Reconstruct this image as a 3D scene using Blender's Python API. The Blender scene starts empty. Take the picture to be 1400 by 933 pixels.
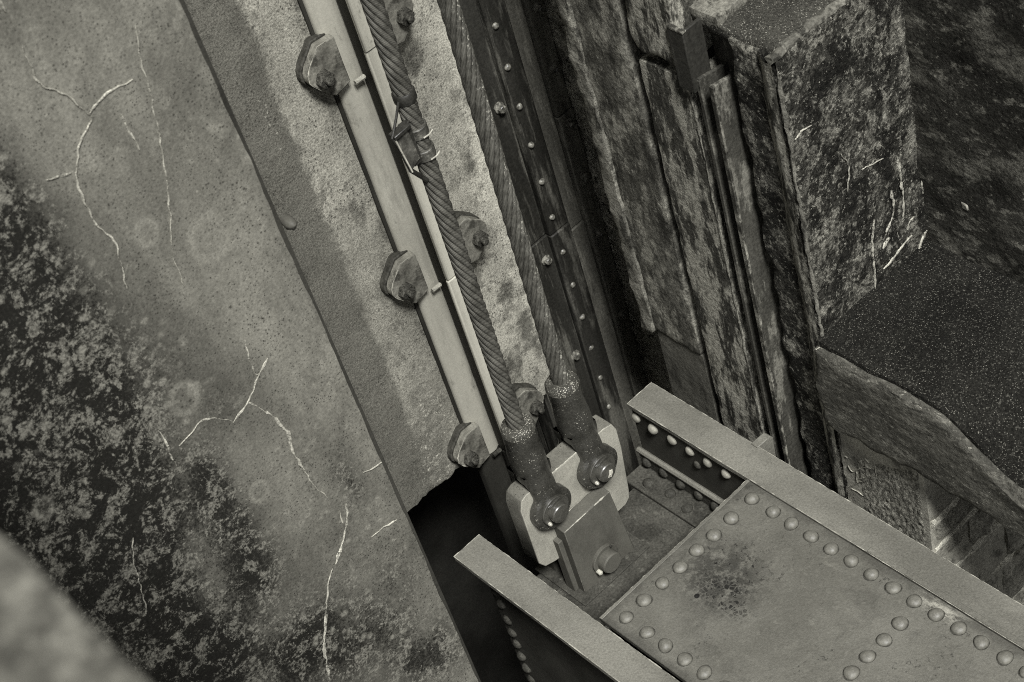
import bpy, bmesh, math, random
from mathutils import Vector, Matrix, noise
random.seed(7)
SC = bpy.context.scene
COL = SC.collection

# ------------------------------------------------------------------ camera
FPX = 2526.0                       # focal length in pixels of a 1400 wide frame
a, b, c = (math.radians(v) for v in (46.4226, 60.4651, -18.6733))
ROT = Matrix.Rotation(b, 3, 'Z') @ Matrix.Rotation(a, 3, 'X') @ Matrix.Rotation(c, 3, 'Z')
CAM = Vector((2.526, -1.414, 3.776))
cd = bpy.data.cameras.new('camera'); cam = bpy.data.objects.new('camera', cd); COL.objects.link(cam)
cam.matrix_world = Matrix.Translation(CAM) @ ROT.to_4x4()
cd.sensor_width = 36.0; cd.lens = FPX / 1400 * 36.0
cd.clip_start = 0.05; cd.clip_end = 200
cd.dof.use_dof = True; cd.dof.focus_distance = 4.6; cd.dof.aperture_fstop = 6.3
SC.camera = cam

# ------------------------------------------------------------------ sky, sun, exposure
SUN_EL, SUN_AZ = math.radians(56), math.radians(-16)      # azimuth measured from +X towards +Y
w = bpy.data.worlds.new('World'); SC.world = w; w.use_nodes = True
wn = w.node_tree; wn.nodes.clear()
sky = wn.nodes.new('ShaderNodeTexSky'); sky.sky_type = 'NISHITA'; sky.sun_disc = False
sky.sun_elevation = SUN_EL; sky.sun_rotation = math.pi / 2 - SUN_AZ
bw = wn.nodes.new('ShaderNodeRGBToBW'); bg = wn.nodes.new('ShaderNodeBackground'); wo = wn.nodes.new('ShaderNodeOutputWorld')
wn.links.new(sky.outputs[0], bw.inputs[0]); wn.links.new(bw.outputs[0], bg.inputs[0]); wn.links.new(bg.outputs[0], wo.inputs[0])
bg.inputs[1].default_value = 0.07
sl = bpy.data.lights.new('sun', 'SUN'); sl.energy = 4.8; sl.angle = math.radians(12); sl.color = (1, 0.995, 0.98)
so = bpy.data.objects.new('sun', sl); COL.objects.link(so)
sd = Vector((math.cos(SUN_EL) * math.cos(SUN_AZ), math.cos(SUN_EL) * math.sin(SUN_AZ), math.sin(SUN_EL)))
so.rotation_euler = sd.to_track_quat('Z', 'Y').to_euler(); so.location = sd * 20
SC.view_settings.view_transform = 'Standard'; SC.view_settings.look = 'None'
SC.view_settings.gamma = 1.0; SC.view_settings.exposure = 0.46
SC.view_settings.use_curve_mapping = False
SC.cycles.max_bounces = 6; SC.cycles.filter_width = 1.0; SC.cycles.use_denoising = False

# ------------------------------------------------------------------ measuring helper: photo pixel -> point on a real plane
def at(px, py, ax, v):
    r = ROT @ Vector(((px - 700) / FPX, -(py - 466.5) / FPX, -1))
    i = 'xyz'.index(ax)
    return CAM + r * ((v - CAM[i]) / r[i])

# ------------------------------------------------------------------ material helper
TINT = (1.0, 0.972, 0.825)
class N:
    def __init__(s, name):
        s.m = bpy.data.materials.new(name); s.m.use_nodes = True
        s.t = s.m.node_tree; s.t.nodes.clear()
        s.out = s.t.nodes.new('ShaderNodeOutputMaterial'); s.p = s.t.nodes.new('ShaderNodeBsdfPrincipled')
        s.t.links.new(s.p.outputs[0], s.out.inputs[0])
        s.co = s.t.nodes.new('ShaderNodeTexCoord').outputs['Object']
    def link(s, v, sock):
        if hasattr(v, 'is_output'): s.t.links.new(v, sock)
        else: sock.default_value = v
    def vec(s, sc=(1, 1, 1), off=(0, 0, 0), src=None):
        n = s.t.nodes.new('ShaderNodeMapping'); s.link(src or s.co, n.inputs[0])
        n.inputs['Scale'].default_value = sc; n.inputs['Location'].default_value = off
        return n.outputs[0]
    def noise(s, scale, detail=4, rough=.6, vec=None, dist=0):
        n = s.t.nodes.new('ShaderNodeTexNoise'); s.link(vec or s.co, n.inputs['Vector'])
        n.inputs['Scale'].default_value = scale; n.inputs['Detail'].default_value = detail
        n.inputs['Roughness'].default_value = rough; n.inputs['Distortion'].default_value = dist
        return n.outputs['Fac']
    def vor(s, scale, vec=None, feat='F1', rnd=1):
        n = s.t.nodes.new('ShaderNodeTexVoronoi'); n.feature = feat; s.link(vec or s.co, n.inputs['Vector'])
        n.inputs['Scale'].default_value = scale; n.inputs['Randomness'].default_value = rnd
        return n.outputs['Distance']
    def math(s, op, x, y=0.0, clamp=False):
        n = s.t.nodes.new('ShaderNodeMath'); n.operation = op; n.use_clamp = clamp
        s.link(x, n.inputs[0]); s.link(y, n.inputs[1]); return n.outputs[0]
    def ramp(s, v, lo, hi, to0=0.0, to1=1.0):
        n = s.t.nodes.new('ShaderNodeMapRange'); n.interpolation_type = 'SMOOTHSTEP'
        s.link(v, n.inputs[0])
        for k, q in zip((1, 2, 3, 4), (lo, hi, to0, to1)): s.link(q, n.inputs[k])
        return n.outputs[0]
    def mix(s, f, x, y):
        n = s.t.nodes.new('ShaderNodeMix'); n.data_type = 'FLOAT'
        s.link(f, n.inputs[0]); s.link(x, n.inputs[2]); s.link(y, n.inputs[3]); return n.outputs[0]
    def attr(s, name):
        n = s.t.nodes.new('ShaderNodeAttribute'); n.attribute_name = name; return n.outputs['Fac']
    def spot(s, centre, rad, soft=.5):
        """1 inside an ellipsoid round a place on the surface, 0 outside"""
        k = tuple(1 / r for r in rad)
        v = s.vec(k, tuple(-q * kk for q, kk in zip(centre, k)))
        n = s.t.nodes.new('ShaderNodeVectorMath'); n.operation = 'LENGTH'; s.t.links.new(v, n.inputs[0])
        return s.ramp(n.outputs['Value'], 1 - soft, 1 + soft, 1.0, 0.0)
    def finish(s, val, rough=.8, bump=None, bs=.4, bd=.01, metal=0.0, spec=.4):
        n = s.t.nodes.new('ShaderNodeVectorMath'); n.operation = 'SCALE'
        n.inputs[0].default_value = TINT; s.link(val, n.inputs['Scale'])
        s.t.links.new(n.outputs[0], s.p.inputs['Base Color'])
        s.link(rough, s.p.inputs['Roughness']); s.p.inputs['Metallic'].default_value = metal
        s.p.inputs['Specular IOR Level'].default_value = spec
        if bump is not None:
            q = s.t.nodes.new('ShaderNodeBump'); q.inputs['Strength'].default_value = bs; q.inputs['Distance'].default_value = bd
            s.link(bump, q.inputs['Height']); s.t.links.new(q.outputs[0], s.p.inputs['Normal'])
        return s.m

def weathered(name, v0, v1, scale=4, stretch=(1, 1, 1), grain=(160, .35), blot=(), specks=(), rough=(.65, .9), bs=.5, bd=.006,
              bscale=40, metal=0.0, spec=.10, extra=None):
    """v0..v1 base values by broad noise; grain = fine noise; blot = (scale, lo, hi, value, amount, stretch); specks = (scale, size, value, share)"""
    g = N(name)
    n1 = g.noise(scale, 6, .62, g.vec(stretch))
    val = g.mix(g.ramp(n1, .32, .68), v0, v1)
    for k, (sc_, lo, hi, v, am, st) in enumerate(blot):
        nb = g.noise(sc_, 8, .68, g.vec(st, (3.1 * k + 1, 1.7 * k, .9 * k)))
        f = g.math('MULTIPLY', g.ramp(nb, lo, hi), am)
        val = g.mix(f, val, v)
    for k, (sc_, size, v, share) in enumerate(specks):
        dv = g.vor(sc_, g.vec((1, 1, 1), (k * 5.3, k, 2 * k)))
        big = g.noise(sc_ * .12, 3, .6, g.vec((1, 1, 1), (k, 4 + k, 7)))
        f = g.math('MULTIPLY', g.ramp(dv, size * .6, size, 1.0, 0.0), g.ramp(big, 1 - share - .12, 1 - share + .12))
        val = g.mix(f, val, v)
    if extra: val = extra(g, val)
    fine = g.noise(grain[0], 5, .7)
    val = g.math('MULTIPLY', val, g.ramp(fine, .25, .75, 1 - grain[1], 1 + grain[1]))
    bn = g.math('ADD', g.noise(bscale, 8, .7), g.math('MULTIPLY', fine, .35))
    r = g.ramp(n1, .3, .7, rough[0], rough[1])
    return g.finish(val, r, bn, bs, bd, metal, spec)

# ------------------------------------------------------------------ mesh helpers
def tag(o, label=None, cat=None, group=None, kind=None):
    if label: o['label'] = label
    if cat: o['category'] = cat
    if group: o['group'] = group
    if kind: o['kind'] = kind
    return o
def empty(name, loc, label=None, cat=None, group=None):
    o = bpy.data.objects.new(name, None); COL.objects.link(o); o.location = loc; o.empty_display_size = .05
    return tag(o, label, cat, group)
class MB:
    def __init__(s): s.v = []; s.f = []; s.uv = None
    def add(s, vs, fs):
        k = len(s.v); s.v += [Vector(p) for p in vs]; s.f += [tuple(i + k for i in f) for f in fs]; return s
    def box(s, lo, hi):
        x0, y0, z0 = lo; x1, y1, z1 = hi
        return s.add([(x0, y0, z0), (x1, y0, z0), (x1, y1, z0), (x0, y1, z0), (x0, y0, z1), (x1, y0, z1), (x1, y1, z1), (x0, y1, z1)],
                     [(0, 3, 2, 1), (4, 5, 6, 7), (0, 1, 5, 4), (1, 2, 6, 5), (2, 3, 7, 6), (3, 0, 4, 7)])
    def prism(s, pts, ax, lo, hi):
        """polygon in the plane of the two other axes, extruded along ax"""
        i = 'xyz'.index(ax)
        def P(q, t): q = list(q); q.insert(i, t); return q
        n = len(pts)
        return s.add([P(q, lo) for q in pts] + [P(q, hi) for q in pts],
                     [tuple(range(n - 1, -1, -1)), tuple(range(n, 2 * n))] + [(k, (k + 1) % n, n + (k + 1) % n, n + k) for k in range(n)])
    def tube(s, path, rad, n=10, cap=True):
        path = [Vector(p) for p in path]; k0 = len(s.v); m = len(path)
        up = Vector((.31, .22, .92))
        for i, p in enumerate(path):
            d = (path[min(i + 1, m - 1)] - path[max(i - 1, 0)]).normalized()
            u = d.cross(up).normalized() if abs(d.dot(up)) < .97 else d.cross(Vector((1, 0, 0))).normalized()
            v = d.cross(u); r = rad[i] if hasattr(rad, '__len__') else rad
            for j in range(n):
                t = 2 * math.pi * j / n; s.v.append(p + (u * math.cos(t) + v * math.sin(t)) * r)
        for i in range(m - 1):
            for j in range(n):
                s.f.append((k0 + i * n + j, k0 + i * n + (j + 1) % n, k0 + (i + 1) * n + (j + 1) % n, k0 + (i + 1) * n + j))
        if cap: s.f.append(tuple(k0 + j for j in range(n - 1, -1, -1))); s.f.append(tuple(k0 + (m - 1) * n + j for j in range(n)))
        return s
    def build(s, name, mat, parent=None, smooth=False, bevel=0, loc=None, rough=0, rf=20, angle=40):
        me = bpy.data.meshes.new(name)
        off = parent.matrix_basis.translation if parent and parent.parent is None else Vector((0, 0, 0))
        if parent and parent.parent is not None: off = parent.parent.matrix_basis.translation + parent.matrix_basis.translation
        if loc is not None: off = Vector(loc)
        vs = []
        for p in s.v:
            q = Vector(p)
            if rough: q = q + noise.noise_vector(q * rf) * rough + noise.noise_vector(q * rf * 3.7) * rough * .4
            vs.append(q - off)
        me.from_pydata([tuple(q) for q in vs], [], s.f); me.update()
        bm = bmesh.new(); bm.from_mesh(me); bmesh.ops.recalc_face_normals(bm, faces=bm.faces)
        for f in bm.faces: f.smooth = smooth or bool(bevel)
        bm.to_mesh(me); bm.free()
        me.materials.append(mat)
        o = bpy.data.objects.new(name, me); COL.objects.link(o)
        if parent: o.parent = parent
        elif loc is not None: o.location = loc
        if bevel:
            md = o.modifiers.new('bevel', 'BEVEL'); md.width = bevel; md.segments = 2; md.limit_method = 'ANGLE'; md.angle_limit = math.radians(35)
        if smooth or bevel:
            try: me.set_sharp_from_angle(angle=math.radians(angle))
            except Exception: pass
        return o

def rough_box(name, lo, hi, mat, seg=.02, amp=.004, freq=7, edge=.008, faces='xXyYzZ', parent=None, attrs=None, shape=None, fine=.3):
    """a box of cast or cut stone: every face a fine grid, edges worn round unevenly, surface uneven"""
    lo, hi = Vector(lo), Vector(hi); idx = {}; V = []; F = []
    def vid(p):
        k = (round(p.x * 5000), round(p.y * 5000), round(p.z * 5000))
        if k not in idx: idx[k] = len(V); V.append(p.copy())
        return idx[k]
    for ax in range(3):
        u, v = [(1, 2), (2, 0), (0, 1)][ax]
        for side, ch in ((0, 'xyz'[ax]), (1, 'XYZ'[ax])):
            if ch not in faces: continue
            nu = max(1, round((hi[u] - lo[u]) / seg)); nv = max(1, round((hi[v] - lo[v]) / seg))
            g = []
            for i in range(nu + 1):
                row = []
                for j in range(nv + 1):
                    p = Vector((0, 0, 0)); p[ax] = hi[ax] if side else lo[ax]
                    p[u] = lo[u] + (hi[u] - lo[u]) * i / nu; p[v] = lo[v] + (hi[v] - lo[v]) * j / nv
                    row.append(vid(p))
                g.append(row)
            for i in range(nu):
                for j in range(nv):
                    q = (g[i][j], g[i + 1][j], g[i + 1][j + 1], g[i][j + 1])
                    F.append(q if side else q[::-1])
    W = []
    for p in V:
        r = max(.0005, edge * (.75 + 1.1 * noise.noise(p * 9) + .9 * noise.noise(p * 27)))
        q = Vector([min(max(p[i], lo[i] + r), hi[i] - r) for i in range(3)]); d = p - q
        if d.length > 1e-9: p2 = q + d.normalized() * r if sum(abs(x) > 1e-6 for x in d) > 1 else p.copy()
        else: p2 = p.copy()
        n_ = noise.noise_vector(p * freq) * amp + noise.noise_vector(p * freq * 4.3) * amp * fine
        p2 = p2 + n_
        if shape: p2 = shape(p, p2)
        W.append(p2)
    off = parent.location if parent else Vector((0, 0, 0))
    me = bpy.data.meshes.new(name); me.from_pydata([tuple(p - off) for p in W], [], F); me.update()
    for pl in me.polygons: pl.use_smooth = True
    try: me.set_sharp_from_angle(angle=math.radians(50))
    except Exception: pass
    for an, fn in (attrs or {}).items():
        at_ = me.attributes.new(an, 'FLOAT', 'POINT'); at_.data.foreach_set('value', [fn(p) for p in V])
    me.materials.append(mat)
    o = bpy.data.objects.new(name, me); COL.objects.link(o)
    if parent: o.parent = parent
    return o

def splotch(plane, lst):
    """soft patches centred on places of a wall: (px, py, half width m, half height m, weight)"""
    ax, v = plane; i = 'xyz'.index(ax); u, w_ = [(1, 2), (0, 2), (0, 1)][i]
    pts = [(at(px, py, ax, v), rw, rh, k) for px, py, rw, rh, k in lst]
    def fn(p):
        s = 0
        for c_, rw, rh, k in pts:
            s += k * math.exp(-((p[u] - c_[u]) / rw) ** 2 - ((p[w_] - c_[w_]) / rh) ** 2)
        return s
    return fn

def ribbons(name, plane, lines, mat, parent, lift=.0004):
    """mineral seams on a wall face: px polylines with widths, jittered, standing a little proud"""
    ax, v = plane; i = 'xyz'.index(ax)
    nrm = Vector((0, 0, 0)); nrm[i] = 1 if CAM[i] > v else -1
    for ln, wd in lines:
        mb = MB()
        P = [at(x, y, ax, v) for x, y in ln]
        D = []
        for k in range(len(P) - 1):
            p0 = P[max(k - 1, 0)]; p1 = P[k]; p2 = P[k + 1]; p3 = P[min(k + 2, len(P) - 1)]
            m = max(2, int((p2 - p1).length / .006))
            for j in range(m):
                t = j / m
                D.append(.5 * ((2 * p1) + (p2 - p0) * t + (2 * p0 - 5 * p1 + 4 * p2 - p3) * t * t + (3 * p1 - p0 - 3 * p2 + p3) * t ** 3))
        D.append(P[-1]); n = len(D); L = []; k0 = len(mb.v)
        for k, p in enumerate(D):
            d = (D[min(k + 1, n - 1)] - D[max(k - 1, 0)]).normalized(); sd_ = d.cross(nrm)
            wv = wd[0] + (wd[1] - wd[0]) * k / max(1, n - 1)
            h = wv * (.7 + 1.3 * noise.noise(p * 35) + .8 * noise.noise(p * 120)) * min(1, .25 + 4 * min(k, n - 1 - k) / n)
            h = max(h, .0004)
            p = p + sd_ * noise.noise(p * 60) * .004
            mb.v += [p + sd_ * h - nrm * .002, p + sd_ * h * .6 + nrm * lift, p - sd_ * h * .6 + nrm * lift, p - sd_ * h - nrm * .002]
        for k in range(n - 1):
            q = k0 + 4 * k
            for e in range(3): mb.f.append((q + e, q + e + 1, q + e + 5, q + e + 4))
        mb.build(name, mat, parent, smooth=True)

def dome_mesh(name, r, h, mat, rim=True):
    """rivet head: a low dome with its base a touch below the plate"""
    mb = MB(); n = 20; prof = [(r * 1.0, -.003), (r, .002)] + [(r * math.cos(t), .002 + h * math.sin(t)) for t in [math.pi / 2 * k / 6 for k in range(1, 6)]]
    for rr, z in prof:
        for j in range(n):
            t = 2 * math.pi * j / n; q = 1 + .03 * math.sin(3 * t + r * 1e3)
            mb.v.append(Vector((rr * q * math.cos(t), rr * q * math.sin(t), z)))
    mb.v.append(Vector((0, 0, .002 + h * .985)))
    for i in range(len(prof) - 1):
        for j in range(n): mb.f.append((i * n + j, i * n + (j + 1) % n, (i + 1) * n + (j + 1) % n, (i + 1) * n + j))
    t = len(mb.v) - 1
    for j in range(n): mb.f.append(((len(prof) - 1) * n + j, (len(prof) - 1) * n + (j + 1) % n, t))
    nf_ = len(mb.f)
    if rim:
        k0 = len(mb.v)
        for rr in (r * .98, r * 1.13):
            for j in range(n):
                q = rr * (1 + (.05 * math.sin(2 * 2 * math.pi * j / n + 1) + .03 * math.sin(3 * 2 * math.pi * j / n) if rr > r else 0)); t = 2 * math.pi * j / n
                mb.v.append(Vector((q * math.cos(t), q * math.sin(t), .0005)))
        for j in range(n): mb.f.append((k0 + j, k0 + n + j, k0 + n + (j + 1) % n, k0 + (j + 1) % n))
    o = mb.build(name, mat, None, smooth=True, angle=80); me = o.data
    if rim:
        me.materials.append(m_rimshade)
        for k in range(nf_, len(me.polygons)): me.polygons[k].material_index = 1
    bpy.data.objects.remove(o); return me
def put(name, me, parent, pos, axis='z', sgn=1, s=1.0, root=Vector((0, 0, 0))):
    o = bpy.data.objects.new(name, me); COL.objects.link(o); o.parent = parent
    o.location = Vector(pos) - root
    q = {'x': Vector((sgn, 0, 0)), 'y': Vector((0, sgn, 0)), 'z': Vector((0, 0, sgn))}[axis].to_track_quat('Z', 'Y')
    o.rotation_mode = 'QUATERNION'; o.rotation_quaternion = q @ Matrix.Rotation(random.uniform(0, 6.28), 3, 'Z').to_quaternion()
    o.scale = (s * random.uniform(.92, 1.07), s * random.uniform(.92, 1.07), s * random.uniform(.75, 1.12)); return o
def lathe(mb, prof, pos, axis, sgn=1, n=28):
    """(radius, height) profile turned round an axis; ends closed"""
    q = {'x': Vector((sgn, 0, 0)), 'y': Vector((0, sgn, 0)), 'z': Vector((0, 0, sgn))}[axis].to_track_quat('Z', 'Y')
    k0 = len(mb.v)
    for rr, z in prof:
        for j in range(n):
            t = 2 * math.pi * j / n; mb.v.append(Vector(pos) + q @ Vector((rr * math.cos(t), rr * math.sin(t), z)))
    for i in range(len(prof) - 1):
        for j in range(n): mb.f.append((k0 + i * n + j, k0 + i * n + (j + 1) % n, k0 + (i + 1) * n + (j + 1) % n, k0 + (i + 1) * n + j))
    mb.f.append(tuple(k0 + j for j in range(n - 1, -1, -1))); m = k0 + (len(prof) - 1) * n; mb.f.append(tuple(m + j for j in range(n)))
    return mb
def hexa(mb, r, h, pos, axis, sgn=1): return lathe(mb, [(r, 0), (r, h * .85), (r * .86, h)], pos, axis, sgn, 6)

# ------------------------------------------------------------------ planes of the place (metres; z = 0 is the top of the gate girder)
XA, YA = -.178, -.30          # face and corner of the big wall
XB = -.85                     # back of the gate groove
XL = -.95                     # riveted liner
Y1 = .75                      # flank of the pier across the groove
XC, ZT, ZL, Y2 = .13, 1.305, .42, 1.20   # upper block face, its top, the ledge top, the dark wall behind

# ------------------------------------------------------------------ materials
def broken(g, val):
    a_ = g.ramp(g.math('ADD', g.noise(190, 6, .8), g.math('MULTIPLY', g.noise(22, 4, .7), .6)), .68, .80)
    g.t.links.new(a_, g.p.inputs['Alpha']); return val
calcite = weathered('calcite', .26, .46, 60, grain=(300, .5), bs=.6, bd=.002, extra=broken)
def ringed(g, val):
    # stain = dark growth; pale crusty clumps sit on it
    st = g.attr('stain'); n1 = g.noise(7, 8, .68, g.vec((1, 1, .4))); n2 = g.noise(34, 8, .78); nf = g.noise(130, 5, .85)
    k = g.math('ADD', st, g.math('ADD', g.math('MULTIPLY', g.math('SUBTRACT', n1, .5), 1.3), g.math('MULTIPLY', g.math('SUBTRACT', n2, .5), .9)))
    broad = g.ramp(k, -.7, 1.0); val = g.math('MULTIPLY', val, g.mix(broad, 1.55, .38))
    d = g.ramp(g.math('ADD', k, g.math('MULTIPLY', g.math('SUBTRACT', nf, .5), 2.2)), .50, .86)
    val = g.mix(g.math('MULTIPLY', d, .93), val, .013)
    n3 = g.noise(19, 9, .80, g.vec((1, 1, 1), (4, 2, 9)), .6); n4 = g.noise(85, 8, .85)
    l = g.ramp(g.math('ADD', n3, g.math('MULTIPLY', n4, .55)), .785, .845)
    l = g.math('MULTIPLY', l, g.ramp(st, .05, .40)); val = g.mix(g.math('MULTIPLY', l, .9), val, g.mix(g.ramp(n4, .38, .62), .05, .20))
    vc = g.vor(23, g.vec((1, 1, 1), (1, 9, 4))); sh2 = g.noise(5, 4, .6, g.vec((1, 1, 1), (2, 7, 7)))
    cl_ = g.math('MULTIPLY', g.ramp(g.math('ADD', vc, g.math('MULTIPLY', g.math('SUBTRACT', n4, .5), .9)), .16, .24, 1.0, 0.0), g.ramp(sh2, .46, .56))
    val = g.mix(g.math('MULTIPLY', cl_, .8), val, g.mix(g.ramp(nf, .35, .65), .10, .28))
    v = g.vor(11, g.vec((1, 1, 1), (2, 5, 1))); sh = g.noise(3, 3, .6, g.vec((1, 1, 1), (8, 1, 1)))
    v2 = g.math('ADD', v, g.math('MULTIPLY', g.math('SUBTRACT', n2, .5), .25))
    ring = g.math('MULTIPLY', g.ramp(v2, .12, .17), g.ramp(v2, .20, .27, 1.0, 0.0))
    val = g.mix(g.math('MULTIPLY', g.math('MULTIPLY', ring, g.ramp(sh, .56, .66)), .35), val, .26)
    for (px, py, r) in ((354, 672, .022), (60, 695, .02), (285, 327, .04), (200, 318, .022), (252, 545, .03)):
        c_ = at(px, py, 'x', XA)
        o_ = g.spot(c_, (1, r * 1.15, r * 1.5), .18); i_ = g.spot(c_, (1, r * .7, r * .95), .25)
        val = g.mix(g.math('MULTIPLY', g.math('SUBTRACT', o_, g.math('MULTIPLY', i_, .75)), g.ramp(n2, .3, .62, 0.0, .5)), val, .28)
    sp = g.math('MULTIPLY', g.ramp(g.vor(75), .13, .24, 1.0, 0.0), g.ramp(g.noise(7, 4), .42, .62))
    return g.mix(g.math('MULTIPLY', sp, .75), val, .03)
m_face = weathered('stained_concrete', .085, .175, 3.2, (1, 1, .5), (170, .28), blot=((5, .45, .68, .065, .75, (1, 1, .30)), (22, .55, .75, .28, .35, (1, 1, 1)),
                   (2.2, .52, .66, .32, .35, (1, 1, .4))), specks=((34, .12, .32, .3), (90, .2, .035, .55), (150, .26, .035, .5), (60, .10, .4, .3)), bs=.5, bd=.004, extra=ringed)
def backing(g, val):
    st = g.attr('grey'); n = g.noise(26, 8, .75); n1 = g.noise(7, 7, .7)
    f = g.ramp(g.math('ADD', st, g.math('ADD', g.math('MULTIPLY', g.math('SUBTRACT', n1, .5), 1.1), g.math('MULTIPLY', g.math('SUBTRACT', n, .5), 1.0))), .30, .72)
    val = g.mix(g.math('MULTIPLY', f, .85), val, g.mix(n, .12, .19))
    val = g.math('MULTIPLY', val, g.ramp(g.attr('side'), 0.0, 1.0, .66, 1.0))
    pit = g.math('MULTIPLY', g.ramp(g.vor(95), .16, .34, 1.0, 0.0), g.ramp(g.noise(9, 5, .65, g.vec((1, 1, 1), (3, 3, 0))), .46, .60))
    val = g.mix(g.math('MULTIPLY', pit, .85), val, .05)
    d = g.attr('dirt'); f2 = g.ramp(g.math('ADD', d, g.math('MULTIPLY', g.math('SUBTRACT', n, .5), 1.3)), .35, .8)
    val = g.mix(g.math('MULTIPLY', f2, .8), val, .045)
    li = g.math('MULTIPLY', g.ramp(g.noise(70, 8, .8), .56, .64), g.ramp(g.attr('crust'), .2, .7))
    return g.mix(li, val, .55)
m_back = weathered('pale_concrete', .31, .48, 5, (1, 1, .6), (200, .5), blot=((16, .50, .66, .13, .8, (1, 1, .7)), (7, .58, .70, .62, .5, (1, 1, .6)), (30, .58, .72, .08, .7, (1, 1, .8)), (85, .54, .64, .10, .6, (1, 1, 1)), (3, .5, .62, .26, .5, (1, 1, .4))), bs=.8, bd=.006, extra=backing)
m_pierl = weathered('lichened_pier_concrete', .045, .12, 6, (1, 1, .35), (110, .5),
                    blot=((14, .47, .58, .27, .7, (1, 1, .45)), (40, .50, .58, .02, .6, (1, 1, .4)), (90, .58, .64, .32, .5, (1, 1, .4)), (9, .54, .64, .020, .9, (1, 1, .3)), (60, .6, .7, .30, .5, (1, 1, .4))), bs=.8, bd=.008)
m_peel = weathered('peeling_pier_concrete', .03, .075, 5, (1, 1, .2), (100, .45),
                   blot=((18, .45, .53, .32, .85, (1, 1, .28)), (50, .50, .58, .02, .6, (1, 1, .3)), (95, .58, .63, .36, .6, (1, 1, .3)), (26, .58, .66, .016, .9, (1, 1, .2)), (70, .64, .7, .40, .6, (1, 1, .12))), bs=.9, bd=.008)
m_lich = weathered('lichen_block', .028, .065, 5, (1, 1, 1), (120, .6),
                   blot=((8, .50, .58, .17, .8, (1, 1, .8)), (30, .52, .57, .28, .75, (1, 1, .8)), (13, .50, .57, .012, .92, (1, 1, .8)), (75, .49, .56, .010, .7, (1, 1, 1)), (95, .58, .63, .40, .7, (1, 1, 1))), bs=1.0, bd=.02, bscale=55)
m_dark = weathered('blackened_wall', .017, .042, 4, (1, 1, 1), (110, .6), blot=((7, .50, .64, .14, .8, (.7, 1, 1)), (34, .53, .62, .20, .55, (.5, 1, 1)), (80, .54, .62, .012, .6, (1, 1, 1)), (110, .60, .66, .30, .5, (1, 1, 1))), bs=.9, bd=.01)
m_moss = weathered('mossy_ledge', .009, .019, 6, (1, 1, 1), (210, .8), blot=((90, .56, .66, .10, .6, (1, 1, 1)),), specks=((45, .07, .6, .3), (110, .17, .22, .5), (170, .26, .12, .7)), rough=(.9, 1), bs=1, bd=.01, bscale=120, spec=.1)
m_moss2 = weathered('gritty_block_top', .03, .06, 8, (1, 1, 1), (190, .7), blot=((70, .56, .66, .10, .7, (1, 1, 1)),), specks=((130, .22, .45, .45), (190, .26, .3, .6)), rough=(.9, 1), bs=1, bd=.01, bscale=120, spec=.1)
m_grain = weathered('grained_ledge_side', .055, .10, 7, (.5, 1, 1), (90, .4), blot=((30, .5, .62, .18, .6, (.5, 1, 1.3)), (60, .53, .61, .035, .8, (.45, 1, 1.5)), (110, .58, .66, .38, .6, (.5, 1, 1))), bs=1, bd=.012)
m_plast = weathered('grey_render', .30, .42, 7, (1, 1, 1), (140, .35), blot=((12, .54, .66, .06, .7, (1, 1, 1)),), bs=.6, bd=.006)
m_facing = weathered('dull_facing', .07, .12, 7, (1, 1, .5), (140, .35), blot=((14, .52, .64, .03, .7, (1, 1, .4)), (70, .60, .68, .26, .5, (1, 1, .4))), bs=.6, bd=.006)
m_peck = weathered('pecked_stone', .34, .5, 8, (1, 1, 1), (140, .4), blot=((100, .44, .56, 0.10, .8, (1, 1, .45)), (100, .58, .68, .6, .5, (1, 1, .45))), bs=1, bd=.012, bscale=75)
m_edging = weathered('grey_edging', .10, .20, 14, (1, 1, .4), (120, .45), blot=((22, .50, .60, .025, .85, (1, 1, .5)), (60, .58, .66, .24, .5, (1, 1, .5))), bs=.9, bd=.008)
m_stone = weathered('dark_rubble', .22, .42, 16, (1, 1, 1), (90, .5), blot=((22, .55, .66, .22, .5, (1, 1, 1)),), bs=.9, bd=.01)
m_mortar = weathered('pale_mortar', .62, .8, 22, (1, 1, 1), (140, .5), blot=((60, .56, .66, .05, .6, (1, 1, 1)),), bs=1, bd=.01)
m_crumb = weathered('crumbled_mortar', .22, .5, 22, (1, 1, 1), (120, .7), blot=((40, .54, .60, .45, .8, (1, 1, 1)), (25, .58, .66, .012, .9, (1, 1, 1))), bs=1, bd=.012)
m_pit = weathered('pit_wall', .010, .018, 5, bs=.5)  # near-black base colour holds the shade of the pit
m_par = weathered('granite_coping', .05, .12, 60, (1, 1, 1), (150, .4), blot=((52, .5, .62, .24, .6, (1, 1, 1)), (50, .6, .7, .05, .7, (1, 1, 1))), bs=.7, bd=.004)
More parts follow.
